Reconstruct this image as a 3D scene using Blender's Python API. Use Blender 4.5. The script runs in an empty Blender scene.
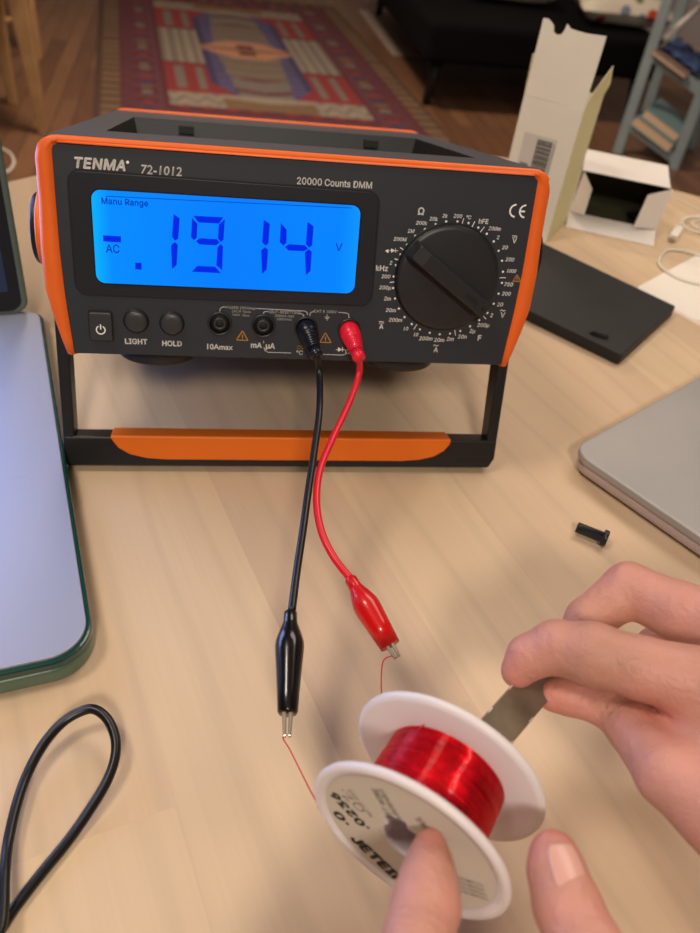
import bpy, bmesh, math, random
import numpy as np
from mathutils import Vector, Matrix
random.seed(7)
SC = bpy.context.scene
COL = SC.collection
S = 0.01                      # all lengths below are written in centimetres

# ------------------------------------------------------------------ camera
CP = np.array([-4.068, -34.56, 30.341]); CE = (0.864, -0.113, -0.123); FP = 786.2
def _rot(rx, ry, rz):
    cx, sx, cy, sy, cz, sz = math.cos(rx), math.sin(rx), math.cos(ry), math.sin(ry), math.cos(rz), math.sin(rz)
    X = np.array([[1,0,0],[0,cx,-sx],[0,sx,cx]]); Y = np.array([[cy,0,sy],[0,1,0],[-sy,0,cy]]); Z = np.array([[cz,-sz,0],[sz,cz,0],[0,0,1]])
    return Z @ Y @ X
CR = _rot(*CE)
cam_d = bpy.data.cameras.new('camera'); cam = bpy.data.objects.new('camera', cam_d); COL.objects.link(cam)
cam.location = CP * S; cam.rotation_euler = CE
cam_d.sensor_fit = 'HORIZONTAL'; cam_d.sensor_width = 36; cam_d.lens = FP / 700 * 36
cam_d.clip_start = 0.01; cam_d.clip_end = 60
cam_d.dof.use_dof = True; cam_d.dof.focus_distance = 0.35; cam_d.dof.aperture_fstop = 15
SC.camera = cam

# ------------------------------------------------------------------ world, lamps, exposure
W = bpy.data.worlds.new('room_air'); SC.world = W; W.use_nodes = True
W.node_tree.nodes['Background'].inputs[0].default_value = (1.0, 0.80, 0.62, 1); W.node_tree.nodes['Background'].inputs[1].default_value = 0.22
def area(name, loc, target, size, power, col):
    l = bpy.data.lights.new(name, 'AREA'); l.shape = 'DISK'; l.size = size * S; l.energy = power; l.color = col
    o = bpy.data.objects.new(name, l); COL.objects.link(o); o.location = Vector(loc) * S
    o.rotation_euler = (Vector(target) - Vector(loc)).to_track_quat('-Z', 'Y').to_euler(); return o
area('lamp_behind_viewer', (-10, -150, 135), (0, 0, 0), 30, 17.5, (1.0, 0.87, 0.75))
area('ceiling_lamp', (-75, -10, 165), (0, 0, 0), 40, 11.0, (1.0, 0.87, 0.75))
area('ceiling_panel', (70, 60, 172), (40, 30, 0), 150, 27.0, (1.0, 0.87, 0.75))  # unseen soft fill, added to lift and even out the table light
area('ceiling_lamp_far', (-20, 250, 165), (60, 340, -75), 60, 60.0, (1.0, 0.80, 0.64))  # unseen fill, added to brighten the floor and background
SC.view_settings.view_transform = 'Standard'; SC.view_settings.look = 'None'; SC.view_settings.gamma = 1
SC.view_settings.exposure = 0; SC.view_settings.use_curve_mapping = False

def ray(px, py):
    return CR @ np.array([(px - 350) / FP, -(py - 466.5) / FP, -1.0])
def at(px, py, z=0.0):
    d = ray(px, py); t = (z - CP[2]) / d[2]; p = CP + t * d; return Vector(p)

# ------------------------------------------------------------------ materials
def lin(c):
    return tuple(((v / 255) / 12.92 if v / 255 <= 0.04045 else ((v / 255 + 0.055) / 1.055) ** 2.4) for v in c)
def mat(name, rgb, rough=0.5, metal=0.0, spec=0.5, coat=0.0, emit=None, es=1.0, sss=0.0, sssr=(1, .4, .25), noise=None, bump=None, trans=0.0, sheen=0.0):
    m = bpy.data.materials.new(name); m.use_nodes = True; nt = m.node_tree; b = nt.nodes['Principled BSDF']
    c = (*lin(rgb), 1)
    b.inputs['Base Color'].default_value = c; b.inputs['Roughness'].default_value = rough; b.inputs['Metallic'].default_value = metal
    b.inputs['Specular IOR Level'].default_value = spec; b.inputs['Coat Weight'].default_value = coat
    if sss: b.inputs['Subsurface Weight'].default_value = sss; b.inputs['Subsurface Radius'].default_value = sssr; b.inputs['Subsurface Scale'].default_value = 0.004
    if trans: b.inputs['Transmission Weight'].default_value = trans
    if sheen: b.inputs['Sheen Weight'].default_value = sheen
    if emit: b.inputs['Emission Color'].default_value = (*lin(emit), 1); b.inputs['Emission Strength'].default_value = es
    tc = nt.nodes.new('ShaderNodeTexCoord')
    if noise:                                   # (scale, rgb2, detail)
        n = nt.nodes.new('ShaderNodeTexNoise'); n.inputs['Scale'].default_value = noise[0]; n.inputs['Detail'].default_value = 4
        nt.links.new(tc.outputs['Object'], n.inputs['Vector'])
        r = nt.nodes.new('ShaderNodeValToRGB'); r.color_ramp.elements[0].position = .35; r.color_ramp.elements[1].position = .65
        r.color_ramp.elements[0].color = c; r.color_ramp.elements[1].color = (*lin(noise[1]), 1)
        nt.links.new(n.outputs['Fac'], r.inputs['Fac']); nt.links.new(r.outputs['Color'], b.inputs['Base Color'])
    if bump:                                    # (scale, strength, distance)
        n = nt.nodes.new('ShaderNodeTexNoise'); n.inputs['Scale'].default_value = bump[0]; n.inputs['Detail'].default_value = 3
        nt.links.new(tc.outputs['Object'], n.inputs['Vector'])
        bp = nt.nodes.new('ShaderNodeBump'); bp.inputs['Strength'].default_value = bump[1]; bp.inputs['Distance'].default_value = bump[2]
        nt.links.new(n.outputs['Fac'], bp.inputs['Height']); nt.links.new(bp.outputs['Normal'], b.inputs['Normal'])
    return m
M = {}
M['case'] = mat('charcoal_plastic', (39, 45, 52), .5, bump=(900, .25, .0002))
M['case2'] = mat('charcoal_plastic_top', (62, 65, 72), .5, bump=(900, .25, .0002))
M['black'] = mat('black_plastic', (22, 23, 25), .4)
M['blackmat'] = mat('deep_black', (10, 10, 11), .6)
M['knob'] = mat('knob_plastic', (34, 36, 38), .42)
M['knob2'] = mat('knob_end_plastic', (50, 52, 54), .42)
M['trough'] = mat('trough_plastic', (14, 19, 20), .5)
M['orange'] = mat('orange_rubber', (246, 112, 30), .45, noise=(30, (240, 104, 26)))
M['orange2'] = mat('orange_handle_rubber', (232, 112, 14), .42)
M['ink'] = mat('white_print', (246, 246, 242), .6)
M['inkdim'] = mat('fine_white_print', (200, 200, 196), .6)
M['inko'] = mat('amber_print', (190, 135, 40), .6)
M['brand'] = mat('silver_print', (250, 248, 242), .35)
M['seg'] = mat('lcd_segment', (0, 0, 8), .6, spec=.05, emit=(0, 40, 232), es=1.0)
M['segthin'] = mat('lcd_fine_segment', (0, 0, 8), .6, spec=.05, emit=(0, 62, 190), es=1.0)
M['redplug'] = mat('red_plug_plastic', (240, 30, 62), .35, coat=.2)
M['redcable'] = mat('red_cable_rubber', (220, 22, 44), .35)
M['redboot'] = mat('red_boot_vinyl', (205, 8, 8), .3, coat=.3)
M['blkcable'] = mat('black_cable_rubber', (9, 9, 10), .35)
M['blkboot'] = mat('black_boot_vinyl', (7, 7, 8), .22, coat=.3)
M['bluplug'] = mat('black_plug_plastic', (18, 22, 32), .3)
M['steel'] = mat('nickel_steel', (190, 182, 165), .3, 1.0)
M['steel2'] = mat('brushed_strip_steel', (138, 124, 104), .3, .5, noise=(60, (112, 100, 84)))
M['spool'] = mat('white_spool_plastic', (228, 222, 222), .4, sss=.3, sssr=(1, .9, .8))
M['hub'] = mat('white_hub_plastic', (205, 195, 200), .5)
M['label'] = mat('spool_paper_label', (206, 198, 184), .6)
M['labelink'] = mat('label_ink', (30, 30, 32), .6)
M['labelgrey'] = mat('label_grey_ink', (128, 124, 116), .6)
M['alu'] = mat('silver_aluminium', (170, 168, 166), .45, .25, noise=(9, (158, 156, 155)))
M['alu2'] = mat('silver_aluminium_edge', (182, 166, 162), .4, .3)
M['deck'] = mat('silver_deck', (160, 165, 182), .5, .35)
M['shell'] = mat('green_shell', (70, 104, 84), .3, coat=.3, noise=(12, (92, 118, 96)))
M['shelld'] = mat('teal_shell_edge', (6, 62, 56), .25, coat=.4)
M['lid'] = mat('lid_shell', (100, 112, 100), .35)
M['white'] = mat('white_cardboard', (232, 226, 220), .75, noise=(14, (224, 218, 210)))
M['cream'] = mat('cream_cardboard', (238, 231, 216), .75, noise=(20, (242, 236, 222)))
M['yellowish'] = mat('ivory_cardboard', (224, 220, 172), .8)
M['stick'] = mat('sticker_paper', (214, 208, 198), .6)
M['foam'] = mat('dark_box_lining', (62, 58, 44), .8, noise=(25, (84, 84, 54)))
M['slab'] = mat('black_card', (19, 21, 21), .6, noise=(40, (25, 27, 26)))
M['paper'] = mat('paper', (238, 232, 220), .7)
M['paper2'] = mat('pink_white_paper', (232, 214, 205), .7)
M['whitecable'] = mat('white_cable', (220, 214, 200), .5)
M['skin'] = None
M['nail'] = mat('fingernail', (218, 166, 150), .35, coat=.15)
M['sofa'] = mat('black_sofa_fabric', (9, 9, 11), .95, spec=.1, bump=(300, .4, .003))
M['blackwood'] = mat('black_wood_leg', (14, 12, 11), .5)
M['bluegrey'] = mat('blue_grey_paint', (138, 154, 156), .6, noise=(6, (124, 140, 144)))
M['teal'] = mat('teal_book_cloth', (112, 142, 146), .7)
M['pages'] = mat('book_pages', (206, 180, 150), .8)
M['bluestuff'] = mat('blue_cloth', (70, 96, 140), .9, noise=(20, (40, 50, 96)))
M['brownbook'] = mat('brown_magazine', (150, 130, 116), .7, noise=(20, (120, 100, 90)))
M['wall'] = mat('painted_wall', (172, 164, 164), .85)
M['ceil'] = mat('painted_ceiling', (200, 190, 176), .9)
M['lightwood'] = mat('light_wood', (186, 148, 100), .55, noise=(18, (172, 134, 90)))
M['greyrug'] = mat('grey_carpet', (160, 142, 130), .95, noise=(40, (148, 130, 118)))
M['skirt'] = mat('skirting', (190, 180, 170), .6)

def nodes(m): return m.node_tree, m.node_tree.nodes, m.node_tree.links, m.node_tree.nodes['Principled BSDF']

def table_material():
    m = mat('birch_tabletop', (205, 165, 118), .42, spec=.35); nt, N, L, b = nodes(m)
    tc = N.new('ShaderNodeTexCoord'); mp = N.new('ShaderNodeMapping')
    mp.inputs['Rotation'].default_value = (0, 0, math.radians(-107.5)); mp.inputs['Location'].default_value = (.1, .054, 0)
    L.new(tc.outputs['Object'], mp.inputs['Vector'])
    br = N.new('ShaderNodeTexBrick'); br.inputs['Scale'].default_value = 1; br.inputs['Brick Width'].default_value = .55; br.inputs['Row Height'].default_value = .068
    br.inputs['Mortar Size'].default_value = .0002; br.inputs['Mortar Smooth'].default_value = .4; br.offset = .37
    br.inputs['Color1'].default_value = (0, 0, 0, 1); br.inputs['Color2'].default_value = (1, 1, 1, 1); br.inputs['Mortar'].default_value = (.35, .35, .35, 1)
    L.new(mp.outputs['Vector'], br.inputs['Vector'])
    # every plank gets its own grain offset
    add = N.new('ShaderNodeVectorMath'); add.operation = 'MULTIPLY_ADD'
    L.new(br.outputs['Color'], add.inputs[0]); add.inputs[1].default_value = (3.1, 1.7, 5.3); L.new(mp.outputs['Vector'], add.inputs[2])
    st = N.new('ShaderNodeMapping'); st.inputs['Scale'].default_value = (2.2, 12, 1); L.new(add.outputs[0], st.inputs['Vector'])
    n1 = N.new('ShaderNodeTexNoise'); n1.inputs['Scale'].default_value = 1.4; n1.inputs['Detail'].default_value = 5; n1.inputs['Distortion'].default_value = .6; L.new(st.outputs[0], n1.inputs['Vector'])
    st2 = N.new('ShaderNodeMapping'); st2.inputs['Scale'].default_value = (8, 330, 1); L.new(add.outputs[0], st2.inputs['Vector'])
    n2 = N.new('ShaderNodeTexNoise'); n2.inputs['Scale'].default_value = 1.5; n2.inputs['Detail'].default_value = 3; L.new(st2.outputs[0], n2.inputs['Vector'])
    st3 = N.new('ShaderNodeMapping'); st3.inputs['Scale'].default_value = (2.2, 11, 1); L.new(add.outputs[0], st3.inputs['Vector'])
    wv = N.new('ShaderNodeTexWave'); wv.bands_direction = 'Y'; wv.inputs['Scale'].default_value = 1.1; wv.inputs['Distortion'].default_value = 7; wv.inputs['Detail'].default_value = 2; wv.inputs['Detail Scale'].default_value = .9
    L.new(st3.outputs[0], wv.inputs['Vector'])
    r1 = N.new('ShaderNodeValToRGB'); e = r1.color_ramp.elements; e[0].position = .0; e[0].color = (*lin((206, 179, 149)), 1); e[1].position = 1; e[1].color = (*lin((217, 192, 157)), 1)
    L.new(br.outputs['Color'], r1.inputs['Fac'])
    def mul(a, fac_out, lo, hi):
        rr = N.new('ShaderNodeMapRange'); rr.inputs['To Min'].default_value = lo; rr.inputs['To Max'].default_value = hi; rr.inputs['From Min'].default_value = .3; rr.inputs['From Max'].default_value = .7
        L.new(fac_out, rr.inputs['Value'])
        mx = N.new('ShaderNodeMix'); mx.data_type = 'RGBA'; mx.blend_type = 'MULTIPLY'; mx.inputs[0].default_value = 1
        L.new(a, mx.inputs[6]); L.new(rr.outputs[0], mx.inputs[7]); return mx.outputs[2]
    c = mul(r1.outputs['Color'], n1.outputs['Fac'], .95, 1.03); c = mul(c, n2.outputs['Fac'], .975, 1.015)
    # sparse fine cathedral rings
    pw = N.new('ShaderNodeMath'); pw.operation = 'POWER'; pw.inputs[1].default_value = 9; L.new(wv.outputs['Fac'], pw.inputs[0])
    mr = N.new('ShaderNodeMapRange'); mr.inputs['To Min'].default_value = 1; mr.inputs['To Max'].default_value = .93; L.new(pw.outputs[0], mr.inputs['Value'])
    mx = N.new('ShaderNodeMix'); mx.data_type = 'RGBA'; mx.blend_type = 'MULTIPLY'; mx.inputs[0].default_value = 1; L.new(c, mx.inputs[6]); L.new(mr.outputs[0], mx.inputs[7])
    # small dark flecks
    vo = N.new('ShaderNodeTexVoronoi'); vo.inputs['Scale'].default_value = 9; L.new(tc.outputs['Object'], vo.inputs['Vector'])
    fl = N.new('ShaderNodeMapRange'); fl.inputs['From Min'].default_value = .008; fl.inputs['From Max'].default_value = .016; fl.inputs['To Min'].default_value = .55; fl.inputs['To Max'].default_value = 1
    L.new(vo.outputs['Distance'], fl.inputs['Value'])
    m2 = N.new('ShaderNodeMix'); m2.data_type = 'RGBA'; m2.blend_type = 'MULTIPLY'; m2.inputs[0].default_value = 1; L.new(mx.outputs[2], m2.inputs[6]); L.new(fl.outputs[0], m2.inputs[7])
    L.new(m2.outputs[2], b.inputs['Base Color'])
    return m
M['table'] = table_material()

def floor_material():
    m = mat('oak_floorboards', (110, 68, 42), .38); nt, N, L, b = nodes(m)
    tc = N.new('ShaderNodeTexCoord'); mp = N.new('ShaderNodeMapping'); mp.inputs['Rotation'].default_value = (0, 0, math.radians(88)); L.new(tc.outputs['Object'], mp.inputs['Vector'])
    br = N.new('ShaderNodeTexBrick'); br.inputs['Scale'].default_value = 1; br.inputs['Brick Width'].default_value = .9; br.inputs['Row Height'].default_value = .07; br.inputs['Mortar Size'].default_value = .0015
    br.inputs['Color1'].default_value = (*lin((132, 96, 68)), 1); br.inputs['Color2'].default_value = (*lin((104, 72, 52)), 1); br.inputs['Mortar'].default_value = (*lin((52, 30, 20)), 1)
    L.new(mp.outputs['Vector'], br.inputs['Vector'])
    st = N.new('ShaderNodeMapping'); st.inputs['Scale'].default_value = (4, 40, 1); L.new(mp.outputs['Vector'], st.inputs['Vector'])
    n = N.new('ShaderNodeTexNoise'); n.inputs['Scale'].default_value = 1.5; n.inputs['Detail'].default_value = 4; L.new(st.outputs[0], n.inputs['Vector'])
    mr = N.new('ShaderNodeMapRange'); mr.inputs['To Min'].default_value = .75; mr.inputs['To Max'].default_value = 1.2; L.new(n.outputs['Fac'], mr.inputs['Value'])
    mx = N.new('ShaderNodeMix'); mx.data_type = 'RGBA'; mx.blend_type = 'MULTIPLY'; mx.inputs[0].default_value = 1; L.new(br.outputs['Color'], mx.inputs[6]); L.new(mr.outputs[0], mx.inputs[7])
    L.new(mx.outputs[2], b.inputs['Base Color']); return m
M['floor'] = floor_material()

def attr_material(name, rough=.95):
    m = mat(name, (120, 60, 60), rough); nt, N, L, b = nodes(m)
    a = N.new('ShaderNodeAttribute'); a.attribute_name = 'dye'
    n = N.new('ShaderNodeTexNoise'); n.inputs['Scale'].default_value = 60; tc = N.new('ShaderNodeTexCoord'); L.new(tc.outputs['Object'], n.inputs['Vector'])
    mr = N.new('ShaderNodeMapRange'); mr.inputs['To Min'].default_value = .8; mr.inputs['To Max'].default_value = 1.2; L.new(n.outputs['Fac'], mr.inputs['Value'])
    mx = N.new('ShaderNodeMix'); mx.data_type = 'RGBA'; mx.blend_type = 'MULTIPLY'; mx.inputs[0].default_value = 1; L.new(a.outputs['Color'], mx.inputs[6]); L.new(mr.outputs[0], mx.inputs[7])
    L.new(mx.outputs[2], b.inputs['Base Color']); return m
M['rug'] = attr_material('woven_wool_dyes')

def skin_material():
    m = mat('skin', (205, 142, 122), .48, sss=.12, sssr=(1, .35, .2)); nt, N, L, b = nodes(m)
    tc = N.new('ShaderNodeTexCoord')
    n = N.new('ShaderNodeTexNoise'); n.inputs['Scale'].default_value = 45; n.inputs['Detail'].default_value = 3; L.new(tc.outputs['Object'], n.inputs['Vector'])
    r = N.new('ShaderNodeValToRGB'); e = r.color_ramp.elements; e[0].position = .3; e[0].color = (*lin((212, 150, 134)), 1); e[1].position = .7; e[1].color = (*lin((190, 138, 116)), 1)
    L.new(n.outputs['Fac'], r.inputs['Fac'])
    a = N.new('ShaderNodeAttribute'); a.attribute_name = 'dye'       # redder fingertips, shade painted into the creases
    mx = N.new('ShaderNodeMix'); mx.data_type = 'RGBA'; mx.blend_type = 'MULTIPLY'; mx.inputs[0].default_value = 1; L.new(r.outputs['Color'], mx.inputs[6]); L.new(a.outputs['Color'], mx.inputs[7])
    L.new(mx.outputs[2], b.inputs['Base Color'])
    n2 = N.new('ShaderNodeTexNoise'); n2.inputs['Scale'].default_value = 260; n2.inputs['Detail'].default_value = 6; n2.inputs['Distortion'].default_value = 1; L.new(tc.outputs['Object'], n2.inputs['Vector'])
    bp = N.new('ShaderNodeBump'); bp.inputs['Strength'].default_value = .6; bp.inputs['Distance'].default_value = .0012; L.new(n2.outputs['Fac'], bp.inputs['Height']); L.new(bp.outputs['Normal'], b.inputs['Normal'])
    return m
M['skin'] = skin_material()

def lcd_material():
    m = mat('lcd_backlight', (0, 0, 8), .4, spec=.1); nt, N, L, b = nodes(m)
    tc = N.new('ShaderNodeTexCoord'); sp = N.new('ShaderNodeSeparateXYZ'); L.new(tc.outputs['Object'], sp.inputs[0])
    mr = N.new('ShaderNodeMapRange'); mr.inputs['From Min'].default_value = -.098; mr.inputs['From Max'].default_value = .027; L.new(sp.outputs['X'], mr.inputs['Value'])
    r = N.new('ShaderNodeValToRGB'); e = r.color_ramp.elements; e[0].position = 0; e[0].color = (*lin((4, 176, 255)), 1); e[1].position = 1; e[1].color = (*lin((10, 150, 255)), 1)
    x = e.new(.06); x.color = (*lin((0, 140, 255)), 1); x = e.new(.5); x.color = (*lin((0, 126, 255)), 1); x = e.new(.93); x.color = (*lin((0, 134, 255)), 1)
    L.new(mr.outputs[0], r.inputs['Fac']); L.new(r.outputs['Color'], b.inputs['Emission Color']); b.inputs['Emission Strength'].default_value = 1.0
    return m
M['lcd'] = lcd_material()

def screen_material():
    m = mat('laptop_screen', (3, 6, 14), .12); nt, N, L, b = nodes(m)
    tc = N.new('ShaderNodeTexCoord'); sp = N.new('ShaderNodeSeparateXYZ'); L.new(tc.outputs['UV'], sp.inputs[0])
    # u: 0 right edge .. 1 left edge ; v: 0 bottom .. 1 top : navy desktop margin, bright blue-white window beyond
    gt = N.new('ShaderNodeMath'); gt.operation = 'GREATER_THAN'; gt.inputs[1].default_value = .10; L.new(sp.outputs['X'], gt.inputs[0])
    g2 = N.new('ShaderNodeMath'); g2.operation = 'GREATER_THAN'; g2.inputs[1].default_value = .12; L.new(sp.outputs['Y'], g2.inputs[0])
    mu = N.new('ShaderNodeMath'); mu.operation = 'MULTIPLY'; L.new(gt.outputs[0], mu.inputs[0]); L.new(g2.outputs[0], mu.inputs[1])
    def gate(sock, lo, hi):
        a = N.new('ShaderNodeMath'); a.operation = 'GREATER_THAN'; a.inputs[1].default_value = lo; L.new(sock, a.inputs[0])
        b_ = N.new('ShaderNodeMath'); b_.operation = 'LESS_THAN'; b_.inputs[1].default_value = hi; L.new(sock, b_.inputs[0])
        c = N.new('ShaderNodeMath'); c.operation = 'MULTIPLY'; L.new(a.outputs[0], c.inputs[0]); L.new(b_.outputs[0], c.inputs[1]); return c.outputs[0]
    dock = N.new('ShaderNodeMath'); dock.operation = 'MULTIPLY'; L.new(gate(sp.outputs['X'], .058, 1), dock.inputs[0]); L.new(gate(sp.outputs['Y'], .05, .10), dock.inputs[1])
    any_ = N.new('ShaderNodeMath'); any_.operation = 'MAXIMUM'; L.new(mu.outputs[0], any_.inputs[0]); L.new(dock.outputs[0], any_.inputs[1])
    mx = N.new('ShaderNodeMix'); mx.data_type = 'RGBA'; L.new(any_.outputs[0], mx.inputs[0])
    mx.inputs[6].default_value = (*lin((4, 22, 44)), 1); mx.inputs[7].default_value = (.38, .50, 1.0, 1)
    ms = N.new('ShaderNodeMapRange'); ms.inputs['To Min'].default_value = 1; ms.inputs['To Max'].default_value = 6.5; L.new(mu.outputs[0], ms.inputs['Value'])
    L.new(mx.outputs[2], b.inputs['Emission Color']); L.new(ms.outputs[0], b.inputs['Emission Strength']); return m
M['screen'] = screen_material()

def wire_material():
    m = mat('red_enamelled_wire', (196, 6, 22), .25, .9, coat=.2); nt, N, L, b = nodes(m)
    uv = N.new('ShaderNodeTexCoord'); mu = N.new('ShaderNodeMapping'); mu.inputs['Scale'].default_value = (95, 9, 1); L.new(uv.outputs['UV'], mu.inputs['Vector'])
    nu = N.new('ShaderNodeTexNoise'); nu.inputs['Scale'].default_value = 1; nu.inputs['Detail'].default_value = 4; nu.inputs['Distortion'].default_value = .5; L.new(mu.outputs[0], nu.inputs['Vector'])
    bu = N.new('ShaderNodeBump'); bu.inputs['Strength'].default_value = 1; bu.inputs['Distance'].default_value = .0014; L.new(nu.outputs['Fac'], bu.inputs['Height']); L.new(bu.outputs['Normal'], b.inputs['Normal'])
    tc = N.new('ShaderNodeTexCoord'); n = N.new('ShaderNodeTexNoise'); n.inputs['Scale'].default_value = 160; n.inputs['Detail'].default_value = 5; L.new(tc.outputs['Object'], n.inputs['Vector'])
    r = N.new('ShaderNodeValToRGB'); e = r.color_ramp.elements; e[0].position = .3; e[0].color = (*lin((214, 6, 22)), 1); e[1].position = .75; e[1].color = (*lin((244, 24, 44)), 1)
    L.new(n.outputs['Fac'], r.inputs['Fac']); L.new(r.outputs['Color'], b.inputs['Base Color']); return m
M['wire'] = wire_material()
M['finewire'] = mat('fine_red_wire', (208, 40, 34), .35, .3)

def floral_material():
    m = mat('floral_cotton', (214, 206, 190), .9); nt, N, L, b = nodes(m)
    tc = N.new('ShaderNodeTexCoord'); v = N.new('ShaderNodeTexVoronoi'); v.inputs['Scale'].default_value = 13; L.new(tc.outputs['Object'], v.inputs['Vector'])
    sp = N.new('ShaderNodeSeparateColor'); L.new(v.outputs['Color'], sp.inputs[0])
    r = N.new('ShaderNodeValToRGB'); r.color_ramp.interpolation = 'CONSTANT'; e = r.color_ramp.elements
    e[0].position = 0; e[0].color = (*lin((178, 60, 40)), 1); e[1].position = .3; e[1].color = (*lin((110, 120, 84)), 1)
    for p, c in ((.5, (120, 130, 150)), (.65, (205, 160, 60)), (.75, (214, 206, 190))): x = e.new(p); x.color = (*lin(c), 1)
    L.new(sp.outputs[0], r.inputs['Fac'])
    lt = N.new('ShaderNodeMath'); lt.operation = 'LESS_THAN'; lt.inputs[1].default_value = .33; L.new(v.outputs['Distance'], lt.inputs[0])
    mx = N.new('ShaderNodeMix'); mx.data_type = 'RGBA'; L.new(lt.outputs[0], mx.inputs[0]); mx.inputs[6].default_value = (*lin((214, 206, 190)), 1); L.new(r.outputs['Color'], mx.inputs[7])
    L.new(mx.outputs[2], b.inputs['Base Color']); return m
M['floral'] = floral_material()

def grille_material():
    m = mat('perforated_deck', (160, 165, 182), .5, .35); nt, N, L, b = nodes(m)
    tc = N.new('ShaderNodeTexCoord'); mp = N.new('ShaderNodeMapping'); mp.inputs['Rotation'].default_value = (0, 0, math.radians(-13.5)); L.new(tc.outputs['Object'], mp.inputs['Vector'])
    v = N.new('ShaderNodeTexVoronoi'); v.inputs['Scale'].default_value = 780; v.inputs['Randomness'].default_value = 0; L.new(mp.outputs[0], v.inputs['Vector'])
    lt = N.new('ShaderNodeMath'); lt.operation = 'LESS_THAN'; lt.inputs[1].default_value = .27; L.new(v.outputs['Distance'], lt.inputs[0])
    mx = N.new('ShaderNodeMix'); mx.data_type = 'RGBA'; L.new(lt.outputs[0], mx.inputs[0]); mx.inputs[6].default_value = (*lin((160, 165, 182)), 1); mx.inputs[7].default_value = (*lin((140, 145, 164)), 1)
    L.new(mx.outputs[2], b.inputs['Base Color']); return m
M['grille'] = grille_material()

# ------------------------------------------------------------------ mesh helpers
class MB:
    def __init__(s): s.v = []; s.f = []; s.sm = []; s.uv = None; s.col = None
    def add(s, verts, faces, smooth=False):
        o = len(s.v); s.v += [tuple(float(c) for c in v) for v in verts]; s.f += [tuple(i + o for i in f) for f in faces]; s.sm += [smooth] * len(faces); return s
    def build(s, name, m, parent=None, bevel=0, seg=2, base=None, sub=0, angle=40):
        me = bpy.data.meshes.new(name); b = Vector(base) if base is not None else Vector((0, 0, 0))
        me.from_pydata([tuple((Vector(v) - b) * S) for v in s.v], [], s.f)
        me.polygons.foreach_set('use_smooth', s.sm); me.validate(); me.update()
        bm = bmesh.new(); bm.from_mesh(me); bmesh.ops.recalc_face_normals(bm, faces=bm.faces); bm.to_mesh(me); bm.free()
        me.materials.append(m)
        if s.col is not None:
            a = me.color_attributes.new('dye', 'FLOAT_COLOR', 'POINT')
            arr = np.ones((len(me.vertices), 4), dtype=np.float32); arr[:, :3] = s.col; a.data.foreach_set('color', arr.ravel())
        o = bpy.data.objects.new(name, me); COL.objects.link(o)
        if parent is not None: o.parent = parent
        elif base is not None: o.location = b * S
        if bevel:
            md = o.modifiers.new('bevel', 'BEVEL'); md.width = bevel * S; md.segments = seg; md.limit_method = 'ANGLE'; md.angle_limit = math.radians(angle); md.harden_normals = False
        if sub: md = o.modifiers.new('sub', 'SUBSURF'); md.levels = sub; md.render_levels = sub
        return o
def box(mb, c, h, rot=None):
    vs = [Vector((x * h[0], y * h[1], z * h[2])) for x in (-1, 1) for y in (-1, 1) for z in (-1, 1)]
    if rot is not None: vs = [rot @ v for v in vs]
    mb.add([v + Vector(c) for v in vs], [(0,1,3,2),(4,6,7,5),(0,4,5,1),(2,3,7,6),(0,2,6,4),(1,5,7,3)]); return mb
def hexa(mb, lo, hi):      # lo, hi: four corners each, same order
    mb.add(list(lo) + list(hi), [(0,1,2,3),(7,6,5,4),(0,4,5,1),(1,5,6,2),(2,6,7,3),(3,7,4,0)]); return mb
def slab_poly(mb, poly, z0, z1):
    n = len(poly)
    mb.add([(*p, z0) for p in poly] + [(*p, z1) for p in poly], [tuple(range(n))[::-1], tuple(range(n, 2 * n))] + [(i, (i + 1) % n, n + (i + 1) % n, n + i) for i in range(n)]); return mb
def xz_prism(mb, poly, y0, y1):
    n = len(poly)
    mb.add([(p[0], y0, p[1]) for p in poly] + [(p[0], y1, p[1]) for p in poly], [tuple(range(n)), tuple(range(n, 2 * n))[::-1]] + [(i, (i + 1) % n, n + (i + 1) % n, n + i) for i in range(n)]); return mb
def rounded(poly, r, k=6):
    out = []; n = len(poly)
    for i in range(n):
        p = Vector(poly[i]).to_2d(); a = (Vector(poly[i - 1]).to_2d() - p); b = (Vector(poly[(i + 1) % n]).to_2d() - p)
        rr = r[i] if isinstance(r, (list, tuple)) else r
        if rr <= 0: out.append(tuple(p)); continue
        an = a.normalized(); bn = b.normalized(); ang = an.angle(bn); d = rr / math.tan(ang / 2)
        s = p + an * d; e = p + bn * d
        c = p + (an + bn).normalized() * (rr / math.sin(ang / 2))
        a0 = math.atan2(*(s - c).yx); a1 = math.atan2(*(e - c).yx); da = (a1 - a0 + math.pi) % (2 * math.pi) - math.pi
        out += [(c.x + rr * math.cos(a0 + da * t / k), c.y + rr * math.sin(a0 + da * t / k)) for t in range(k + 1)]
    return out
def frame_of(d):
    d = Vector(d).normalized(); u = d.cross(Vector((0, 0, 1)))
    if u.length < 1e-4: u = Vector((1, 0, 0))
    u.normalize(); return u, d.cross(u).normalized(), d
def lathe(mb, prof, o, axis, n=32, sx=1.0, cap=True, udir=None):   # prof: (distance along axis, radius)
    u, w, d = frame_of(axis)
    if udir is not None: u = (Vector(udir) - d * Vector(udir).dot(d)).normalized(); w = d.cross(u)
    o = Vector(o); vs = []
    for t, r in prof:
        for i in range(n):
            a = 2 * math.pi * i / n; vs.append(o + d * t + u * (r * math.cos(a) * sx) + w * (r * math.sin(a)))
    fs = [(j * n + i, j * n + (i + 1) % n, (j + 1) * n + (i + 1) % n, (j + 1) * n + i) for j in range(len(prof) - 1) for i in range(n)]
    if cap: fs += [tuple(range(n))[::-1], tuple(range((len(prof) - 1) * n, len(prof) * n))]
    mb.add(vs, fs, True); return mb
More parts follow.
